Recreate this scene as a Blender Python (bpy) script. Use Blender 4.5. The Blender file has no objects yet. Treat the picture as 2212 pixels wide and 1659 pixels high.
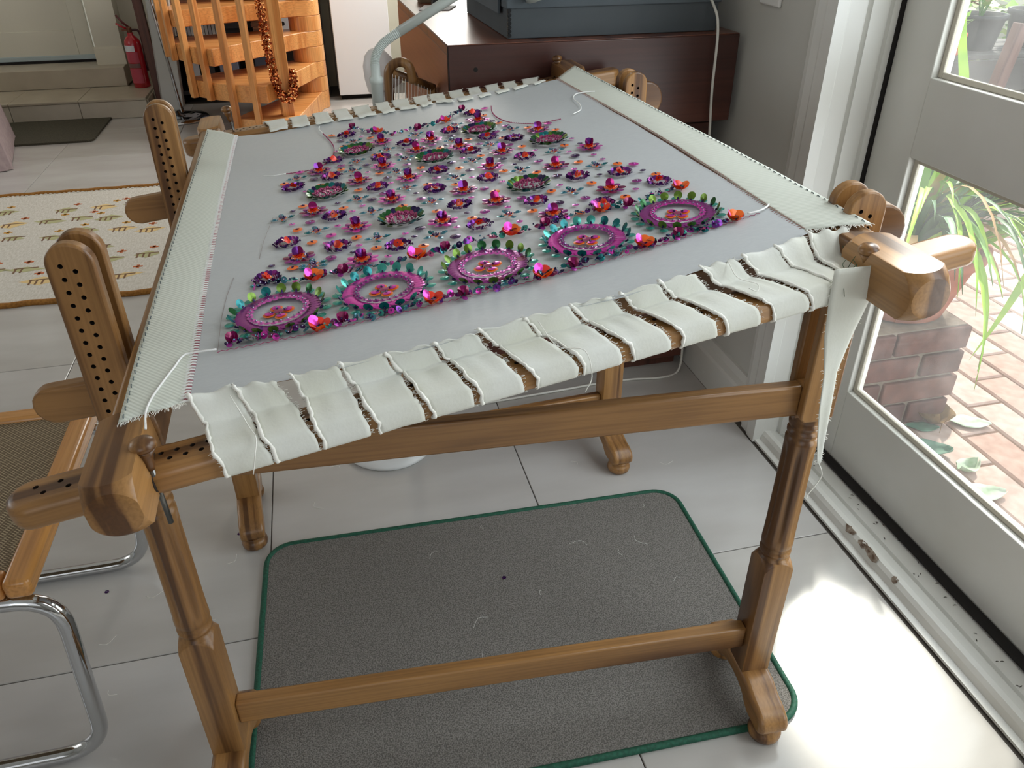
import bpy, bmesh, math, random, json
from math import sin, cos, pi, radians as R, sqrt
from mathutils import Vector, Matrix, noise
random.seed(7)
SC = bpy.context.scene
COL = SC.collection
# ------------------------------------------------------------------ camera, sky, sun, lights, exposure
cam = bpy.data.cameras.new('camera')
cam.sensor_fit = 'HORIZONTAL'; cam.sensor_width = 36.0
cam.lens = 1687.0 / 2212.0 * 36.0
cam.clip_start = 0.02; cam.clip_end = 200
co = bpy.data.objects.new('camera', cam); COL.objects.link(co); SC.camera = co
_yaw, _pitch, _roll = -0.2340, 0.5586, -0.0045
_f = Vector((-sin(_yaw)*cos(_pitch), cos(_yaw)*cos(_pitch), -sin(_pitch)))
_r = Vector((cos(_yaw), sin(_yaw), 0)); _u = _r.cross(_f)
_r2 = cos(_roll)*_r + sin(_roll)*_u; _u2 = -sin(_roll)*_r + cos(_roll)*_u
co.matrix_world = Matrix.Translation((0.2575, -0.8238, 1.1978)) @ Matrix((_r2, _u2, -_f)).transposed().to_4x4()
SC.view_settings.view_transform = 'Standard'; SC.view_settings.look = 'None'
SC.view_settings.gamma = 1.0; SC.view_settings.use_curve_mapping = False
SC.view_settings.exposure = 0.3
W = bpy.data.worlds.new('sky'); SC.world = W; W.use_nodes = True
_bg = W.node_tree.nodes['Background']
_bg.inputs[0].default_value = (0.86, 0.93, 1.0, 1); _bg.inputs[1].default_value = 1.7
def lamp(name, kind, energy, loc, direction, color=(1, 1, 1), size=(1, 1), angle=None):
    l = bpy.data.lights.new(name, kind); l.energy = energy; l.color = color
    if kind == 'AREA':
        l.shape = 'RECTANGLE'; l.size, l.size_y = size
    if angle is not None: l.angle = angle
    o = bpy.data.objects.new(name, l); COL.objects.link(o); o.location = loc
    o.rotation_euler = Vector(direction).to_track_quat('-Z', 'Y').to_euler()
    return o
lamp('sun', 'SUN', 4.2, (4, 5, 6), (-0.50, -0.53, -0.72), (1.0, 0.95, 0.86), angle=R(4))
lamp('garden_door_daylight', 'AREA', 21, (1.462, -0.25, 1.15), (-1, 0.0, -0.2), (0.93, 0.97, 1.0), (1.7, 1.8))
lamp('rear_fill', 'AREA', 8, (-0.6, -3.0, 1.7), (0.05, 1, -0.25), (0.95, 0.97, 1.0), (3.0, 1.5))  # unseen area lamp added behind the camera as interior fill
lamp('side_fill', 'AREA', 12, (-3.35, 1.9, 1.6), (1, 0.1, -0.35), (1.0, 0.97, 0.93), (3.0, 1.5))  # unseen area lamp added on the left as interior fill
lamp('landing_window_daylight', 'AREA', 40, (1.2, 4.3, 1.7), (-1, -0.1, -0.45), (1.0, 0.96, 0.90), (1.6, 1.2))

# ------------------------------------------------------------------ materials
def lin(c):
    return tuple((x/12.92 if x <= 0.04045 else ((x+0.055)/1.055)**2.4) for x in [k/255 for k in c])
MATS = {}
def mat(name, rgb, rough=0.5, metal=0.0, spec=0.5, rgb2=None, nscale=20, ndetail=4, bump=0.0, bscale=None, stretch=None, coat=0.0, trans=0.0, sheen=0.0, contrast=(0.35, 0.65), alpha=1.0, subsurf=0):
    if name in MATS: return MATS[name]
    m = bpy.data.materials.new(name); m.use_nodes = True; MATS[name] = m
    nt = m.node_tree; b = nt.nodes['Principled BSDF']
    c = lin(rgb) + (1,)
    b.inputs['Base Color'].default_value = c
    b.inputs['Roughness'].default_value = rough; b.inputs['Metallic'].default_value = metal
    b.inputs['Specular IOR Level'].default_value = spec
    b.inputs['Coat Weight'].default_value = coat
    b.inputs['Transmission Weight'].default_value = trans
    b.inputs['Alpha'].default_value = alpha
    if sheen: b.inputs['Sheen Weight'].default_value = sheen
    if rgb2 or bump:
        tc = nt.nodes.new('ShaderNodeTexCoord'); mp = nt.nodes.new('ShaderNodeMapping')
        nt.links.new(tc.outputs['Object'], mp.inputs[0])
        if stretch: mp.inputs['Scale'].default_value = stretch
    if rgb2:
        n = nt.nodes.new('ShaderNodeTexNoise'); n.inputs['Scale'].default_value = nscale; n.inputs['Detail'].default_value = ndetail
        nt.links.new(mp.outputs[0], n.inputs['Vector'])
        cr = nt.nodes.new('ShaderNodeValToRGB')
        cr.color_ramp.elements[0].position = contrast[0]; cr.color_ramp.elements[0].color = lin(rgb2) + (1,)
        cr.color_ramp.elements[1].position = contrast[1]; cr.color_ramp.elements[1].color = c
        nt.links.new(n.outputs['Fac'], cr.inputs[0]); nt.links.new(cr.outputs[0], b.inputs['Base Color'])
    if bump:
        n2 = nt.nodes.new('ShaderNodeTexNoise'); n2.inputs['Scale'].default_value = bscale or nscale; n2.inputs['Detail'].default_value = 3
        nt.links.new(mp.outputs[0], n2.inputs['Vector'])
        bp = nt.nodes.new('ShaderNodeBump'); bp.inputs['Strength'].default_value = bump; bp.inputs['Distance'].default_value = 0.002
        nt.links.new(n2.outputs['Fac'], bp.inputs['Height']); nt.links.new(bp.outputs[0], b.inputs['Normal'])
    return m
def wood(name, light, dark, axis, scale=1.0, rough=0.35, coat=0.15, bands=1.0):
    """plain sawn wood: growth bands that run along one object axis, drifting slowly, plus fine pores"""
    m = bpy.data.materials.new(name); m.use_nodes = True; MATS[name] = m
    nt = m.node_tree; b = nt.nodes['Principled BSDF']; L = nt.links.new
    tc = nt.nodes.new('ShaderNodeTexCoord'); mp = nt.nodes.new('ShaderNodeMapping')
    c1, c2 = [a for a in range(3) if a != axis]
    s = [0, 0, 0]; s[axis] = 1.1*scale; s[c1] = 42*scale; s[c2] = 5*scale; mp.inputs['Scale'].default_value = s
    L(tc.outputs['Object'], mp.inputs[0])
    oi = nt.nodes.new('ShaderNodeObjectInfo'); ad = nt.nodes.new('ShaderNodeVectorMath'); ad.operation = 'ADD'
    ml = nt.nodes.new('ShaderNodeVectorMath'); ml.operation = 'SCALE'; ml.inputs[0].default_value = (7.3, 3.1, 5.7); L(oi.outputs['Random'], ml.inputs['Scale'])
    L(mp.outputs[0], ad.inputs[0]); L(ml.outputs[0], ad.inputs[1])
    w = nt.nodes.new('ShaderNodeTexNoise'); w.inputs['Scale'].default_value = 1.0*bands; w.inputs['Detail'].default_value = 3; w.inputs['Roughness'].default_value = 0.55; w.inputs['Distortion'].default_value = 0.25
    L(ad.outputs[0], w.inputs['Vector'])
    cr = nt.nodes.new('ShaderNodeValToRGB'); e = cr.color_ramp.elements
    mid = tuple((p*.6+q*.4) for p, q in zip(light, dark))
    e[0].position = 0.39; e[0].color = lin(dark) + (1,); e[1].position = 0.60; e[1].color = lin(light) + (1,)
    e2 = cr.color_ramp.elements.new(0.46); e2.color = lin(mid) + (1,)
    L(w.outputs['Fac'], cr.inputs[0])
    mp2 = nt.nodes.new('ShaderNodeMapping'); s2 = [190*scale]*3; s2[axis] = 5*scale; mp2.inputs['Scale'].default_value = s2
    L(tc.outputs['Object'], mp2.inputs[0])
    n2 = nt.nodes.new('ShaderNodeTexNoise'); n2.inputs['Scale'].default_value = 1.5; n2.inputs['Detail'].default_value = 3
    L(mp2.outputs[0], n2.inputs['Vector'])
    mx = nt.nodes.new('ShaderNodeMix'); mx.data_type = 'RGBA'; mx.blend_type = 'MULTIPLY'; mx.inputs[0].default_value = 0.30
    cr2 = nt.nodes.new('ShaderNodeValToRGB'); cr2.color_ramp.elements[0].position = 0.36; cr2.color_ramp.elements[0].color = (0.35, 0.3, 0.25, 1)
    cr2.color_ramp.elements[1].position = 0.58
    L(n2.outputs['Fac'], cr2.inputs[0]); L(cr.outputs[0], mx.inputs['A']); L(cr2.outputs[0], mx.inputs['B'])
    L(mx.outputs['Result'], b.inputs['Base Color'])
    b.inputs['Roughness'].default_value = rough; b.inputs['Coat Weight'].default_value = coat; b.inputs['Coat Roughness'].default_value = 0.25
    return m
WD = [wood('oiled_wood_%s' % 'xyz'[a], (166, 122, 72), (92, 59, 30), a) for a in range(3)]
PINE = [wood('pine_%s' % 'xyz'[a], (230, 166, 100), (202, 130, 68), a, 0.5, 0.3, 0.3) for a in range(3)]
CHAIRW = wood('honey_wood', (212, 152, 84), (176, 112, 52), 1, 0.8, 0.25, 0.4)
MAHOG = wood('mahogany', (104, 58, 44), (66, 34, 28), 0, 0.5, 0.35, 0.2)
MAHOGY = wood('mahogany_side', (120, 70, 50), (84, 46, 34), 1, 0.5, 0.35, 0.2)
DARKW = wood('dark_wood', (104, 62, 48), (70, 40, 32), 2, 0.7, 0.4, 0.1)
PAINT = mat('white_paint', (226, 226, 222), 0.35, rgb2=(214, 213, 206), nscale=3)
WALLM = mat('grey_white_wall', (205, 204, 198), 0.7, rgb2=(196, 195, 188), nscale=2, bump=0.05, bscale=150)
WALLC = mat('cream_wall', (206, 201, 184), 0.7, rgb2=(198, 193, 176), nscale=2)
DARKGAP = mat('gap_shade_and_black', (24, 20, 18), 0.9)  # shade painted into gaps and hole plates; also real black parts
HOLE = mat('hole_dark', (30, 18, 10), 0.9)  # shade of bores and slot mouths, put into the colour
METAL = mat('steel_pin', (120, 120, 118), 0.3, 1.0)
CHROME = mat('chrome', (205, 207, 210), 0.08, 1.0)
SHEETM = mat('silk_sheet', (196, 200, 202), 0.45, rgb2=(190, 194, 197), nscale=90, stretch=(1, 8, 1), bump=0.03, bscale=400, spec=0.4)
CALICO = mat('ivory_calico', (234, 236, 230), 0.85, rgb2=(226, 227, 216), nscale=14, bump=0.12, bscale=300)
FRAY = mat('frayed_thread', (244, 243, 236), 0.9)
TAPEM = mat('herringbone_tape', (220, 224, 214), 0.85)
def _herring():
    nt = TAPEM.node_tree; b = nt.nodes['Principled BSDF']; L = nt.links.new
    tc = nt.nodes.new('ShaderNodeTexCoord'); w = nt.nodes.new('ShaderNodeTexWave'); w.bands_direction = 'DIAGONAL'
    w.inputs['Scale'].default_value = 120; w.inputs['Distortion'].default_value = 0.4
    L(tc.outputs['Object'], w.inputs['Vector'])
    cr = nt.nodes.new('ShaderNodeValToRGB'); cr.color_ramp.elements[0].color = lin((208, 213, 202)) + (1,); cr.color_ramp.elements[1].color = lin((226, 230, 220)) + (1,)
    L(w.outputs['Fac'], cr.inputs[0]); L(cr.outputs[0], b.inputs['Base Color'])
    bp = nt.nodes.new('ShaderNodeBump'); bp.inputs['Strength'].default_value = 0.25; bp.inputs['Distance'].default_value = 0.001
    L(w.outputs['Fac'], bp.inputs['Height']); L(bp.outputs[0], b.inputs['Normal'])
_herring()
THREADW = mat('white_thread', (246, 246, 244), 0.5)
THREADR = mat('red_thread', (168, 62, 84), 0.6)
THREADB = mat('brown_red_thread', (150, 96, 84), 0.7)
THREADG = mat('grey_thread', (84, 96, 98), 0.7)
def seq(name, rgb, metal=0.5, rough=0.2, **k): return mat('sequin_' + name, rgb, rough, metal, spec=0.45, **k)
Q = dict(plum=seq('plum', (150, 52, 140)), magenta=seq('magenta', (214, 62, 176)), pink=seq('pink', (222, 104, 196)),
         wine=seq('wine', (128, 30, 84)), cup=seq('cup', (146, 22, 100), 0.6, 0.14), violet=seq('violet', (108, 44, 138), 0.6),
         dark=seq('dark_violet', (66, 30, 88), 0.6), orange=seq('orange', (246, 116, 40), 0.1, 0.22), red=seq('red', (232, 62, 40), 0.1, 0.22),
         teal=seq('teal', (22, 112, 116)), aqua=seq('aqua', (70, 164, 152), 0.5), olive=seq('olive', (98, 128, 44)), green=seq('green', (34, 96, 50)),
         blue=seq('steel_blue', (78, 138, 156)), silver=seq('silver', (140, 134, 158), .8, 0.22), ink=seq('ink', (44, 32, 82), 0.5, 0.2), rose=seq('rose', (160, 66, 108), 0.3, 0.2))

# ------------------------------------------------------------------ mesh helpers
class MB:
    def __init__(s): s.v = []; s.f = []; s.mi = []; s.m = 0
    def add(s, vs, fs, M=None):
        o = len(s.v)
        s.v += [tuple(M @ Vector(p)) for p in vs] if M is not None else [tuple(p) for p in vs]
        for f in fs: s.f.append(tuple(i + o for i in f)); s.mi.append(s.m)
    def box(s, x0, x1, y0, y1, z0, z1, M=None):
        v = [(x, y, z) for z in (z0, z1) for y in (y0, y1) for x in (x0, x1)]
        s.add(v, [(0, 2, 3, 1), (4, 5, 7, 6), (0, 1, 5, 4), (2, 6, 7, 3), (0, 4, 6, 2), (1, 3, 7, 5)], M)
    def prism(s, poly, a, b, axis=2, M=None):
        """extrude a 2D outline; axis 2: (x,y)->z, 1: (x,z)->y, 0: (y,z)->x"""
        def P(p, t):
            return (p[0], p[1], t) if axis == 2 else ((p[0], t, p[1]) if axis == 1 else (t, p[0], p[1]))
        n = len(poly); v = [P(p, a) for p in poly] + [P(p, b) for p in poly]
        fs = [tuple(range(n))[::-1], tuple(range(n, 2*n))] + [(i, (i+1) % n, n + (i+1) % n, n + i) for i in range(n)]
        s.add(v, fs, M)
    def lathe(s, prof, n=20, M=None, caps=True):
        v = []; fs = []
        for r, z in prof:
            for i in range(n):
                a = 2*pi*i/n; v.append((r*cos(a), r*sin(a), z))
        for k in range(len(prof)-1):
            for i in range(n):
                j = (i+1) % n; fs.append((k*n+i, k*n+j, (k+1)*n+j, (k+1)*n+i))
        if caps:
            fs.append(tuple(range(n))[::-1]); fs.append(tuple(range((len(prof)-1)*n, len(prof)*n)))
        s.add(v, fs, M)
    def tube(s, pts, r, n=8, caps=True):
        pts = [Vector(p) for p in pts]; m = len(pts); rr = r if isinstance(r, (list, tuple)) else [r]*m
        T = [(pts[min(i+1, m-1)] - pts[max(i-1, 0)]).normalized() for i in range(m)]
        N = T[0].orthogonal().normalized(); v = []; fs = []
        for i in range(m):
            N = (N - T[i]*N.dot(T[i])).normalized(); B = T[i].cross(N)
            for k in range(n):
                a = 2*pi*k/n; v.append(pts[i] + (N*cos(a) + B*sin(a))*rr[i])
        for i in range(m-1):
            for k in range(n):
                j = (k+1) % n; fs.append((i*n+k, i*n+j, (i+1)*n+j, (i+1)*n+k))
        if caps: fs.append(tuple(range(n))[::-1]); fs.append(tuple(range((m-1)*n, m*n)))
        s.add(v, fs)
    def disc(s, M, r, n=12, dome=0.0, ry=None):
        """sequin: thin faceted round with a slightly raised centre"""
        ry = ry or r
        v = [(r*cos(2*pi*i/n), ry*sin(2*pi*i/n), 0) for i in range(n)] + [(0.25*r*cos(2*pi*i/n), 0.25*ry*sin(2*pi*i/n), dome) for i in range(n)]
        s.add(v, [(i, (i+1) % n, n+(i+1) % n, n+i) for i in range(n)] + [tuple(range(n, 2*n))], M)
    def ball(s, c, r, n=6, k=4, sz=1.0):
        prof = [(max(r*sin(pi*i/k), 1e-5), -r*cos(pi*i/k)*sz) for i in range(k+1)]
        s.lathe(prof, n, Matrix.Translation(c), caps=False)
    def grid(s, P, nu, nv):
        v = [P(i/nu, j/nv) for j in range(nv+1) for i in range(nu+1)]
        s.add(v, [(j*(nu+1)+i, j*(nu+1)+i+1, (j+1)*(nu+1)+i+1, (j+1)*(nu+1)+i) for j in range(nv) for i in range(nu)])
    def mesh(s, name, mats, smooth=False):
        me = bpy.data.meshes.new(name); me.from_pydata(s.v, [], s.f); me.update()
        for m in (mats if isinstance(mats, (list, tuple)) else [mats]): me.materials.append(m)
        if any(s.mi): me.polygons.foreach_set('material_index', s.mi)
        if smooth: me.polygons.foreach_set('use_smooth', [True]*len(me.polygons))
        return me
def link(name, me, parent=None, loc=None, M=None):
    o = bpy.data.objects.new(name, me); COL.objects.link(o)
    if parent: o.parent = parent
    if M is not None: o.matrix_local = M
    elif loc is not None: o.location = loc
    return o
def obj(name, mb, mats, parent=None, bevel=0.0, smooth=False, seg=2, loc=None, M=None, solid=0.0, subd=0, angle=40):
    me = mb.mesh(name, mats, smooth); o = link(name, me, parent, loc, M)
    bm = bmesh.new(); bm.from_mesh(me); bmesh.ops.recalc_face_normals(bm, faces=bm.faces); bm.to_mesh(me); bm.free()
    if solid:
        md = o.modifiers.new('thickness', 'SOLIDIFY'); md.thickness = solid; md.offset = 0
    if bevel:
        md = o.modifiers.new('edges', 'BEVEL'); md.width = bevel; md.segments = seg; md.limit_method = 'ANGLE'; md.angle_limit = R(angle)
        for p in me.polygons: p.use_smooth = True
        try: me.set_sharp_from_angle(angle=R(35))
        except Exception: pass
    if subd:
        md = o.modifiers.new('sub', 'SUBSURF'); md.levels = subd; md.render_levels = subd
    return o
def tag(o, label=None, cat=None, group=None, kind=None):
    if label: o['label'] = label
    if cat: o['category'] = cat
    if group: o['group'] = group
    if kind: o['kind'] = kind
    return o
def thing(name, label, cat, loc=(0, 0, 0), rz=0.0, group=None, M=None):
    o = bpy.data.objects.new(name, None); COL.objects.link(o); o.empty_display_size = 0.05
    if M is not None: o.matrix_world = M
    else: o.location = loc; o.rotation_euler = (0, 0, rz)
    return tag(o, label, cat, group)
def struct(name, mb, mats, parent=None, **k):
    o = obj(name, mb, mats, parent, **k)
    if parent is None: o['kind'] = 'structure'
    return o
def stuff(o): o['kind'] = 'stuff'; return o
def cut(o, cutters, cmat):
    """bore holes with one boolean; the bore walls are coloured dark for the shade inside"""
    o.data.materials.append(cmat)
    me = cutters.mesh('bore', [o.data.materials[0], cmat]); me.polygons.foreach_set('material_index', [1]*len(me.polygons))
    c = bpy.data.objects.new('bore', me); COL.objects.link(c)
    c.matrix_world = Matrix.Identity(4)
    keep = o.parent; o.parent = None; mw = o.matrix_basis.copy(); o.matrix_basis = Matrix.Identity(4)
    md = o.modifiers.new('bore', 'BOOLEAN'); md.operation = 'DIFFERENCE'; md.object = c; md.solver = 'EXACT'
    bpy.context.view_layer.update()
    ev = o.evaluated_get(bpy.context.evaluated_depsgraph_get()); new = bpy.data.meshes.new_from_object(ev)
    o.modifiers.clear(); o.data = new
    o.parent = keep; o.matrix_basis = mw
    bpy.data.objects.remove(c); return o
def trim(o, t):
    me = t.mesh('bobbin', o.data.materials[0]); c = bpy.data.objects.new('bobbin', me); COL.objects.link(c)
    bm = bmesh.new(); bm.from_mesh(me); bmesh.ops.recalc_face_normals(bm, faces=bm.faces); bm.to_mesh(me); bm.free()
    keep = o.parent; o.parent = None; mw = o.matrix_basis.copy(); o.matrix_basis = Matrix.Identity(4)
    bev = [m for m in o.modifiers]; 
    for m in bev: o.modifiers.remove(m)
    md = o.modifiers.new('trim', 'BOOLEAN'); md.operation = 'INTERSECT'; md.object = c; md.solver = 'EXACT'
    md = o.modifiers.new('edges', 'BEVEL'); md.width = .0014; md.segments = 2; md.limit_method = 'ANGLE'; md.angle_limit = R(28)
    bpy.context.view_layer.update()
    new = bpy.data.meshes.new_from_object(o.evaluated_get(bpy.context.evaluated_depsgraph_get()))
    o.modifiers.clear(); o.data = new; o.parent = keep; o.matrix_basis = mw
    for p in new.polygons: p.use_smooth = True
    try: new.set_sharp_from_angle(angle=R(30))
    except Exception: pass
    bpy.data.objects.remove(c); return o
def dup(o, parent=None, M=None):
    c = o.copy(); COL.objects.link(c)
    if parent is not None: c.parent = parent
    if M is not None: c.matrix_local = M
    return c
def curve_pts(pts, n=6):
    """Catmull-Rom through points"""
    P = [Vector(p) for p in pts]; P = [2*P[0]-P[1]] + P + [2*P[-1]-P[-2]]; out = []
    for i in range(1, len(P)-2):
        for k in range(n):
            t = k/n
            out.append(0.5*((2*P[i]) + (P[i+1]-P[i-1])*t + (2*P[i-1]-5*P[i]+4*P[i+1]-P[i+2])*t*t + (3*P[i]-P[i-1]-3*P[i+1]+P[i+2])*t**3))
    out.append(P[-2]); return out
def rounded(x0, x1, y0, y1, r, n=6):
    out = []
    for cx, cy, a0 in ((x1-r, y1-r, 0), (x0+r, y1-r, 90), (x0+r, y0+r, 180), (x1-r, y0+r, 270)):
        for k in range(n+1):
            a = R(a0 + 90*k/n); out.append((cx + r*cos(a), cy + r*sin(a)))
    return out
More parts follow.
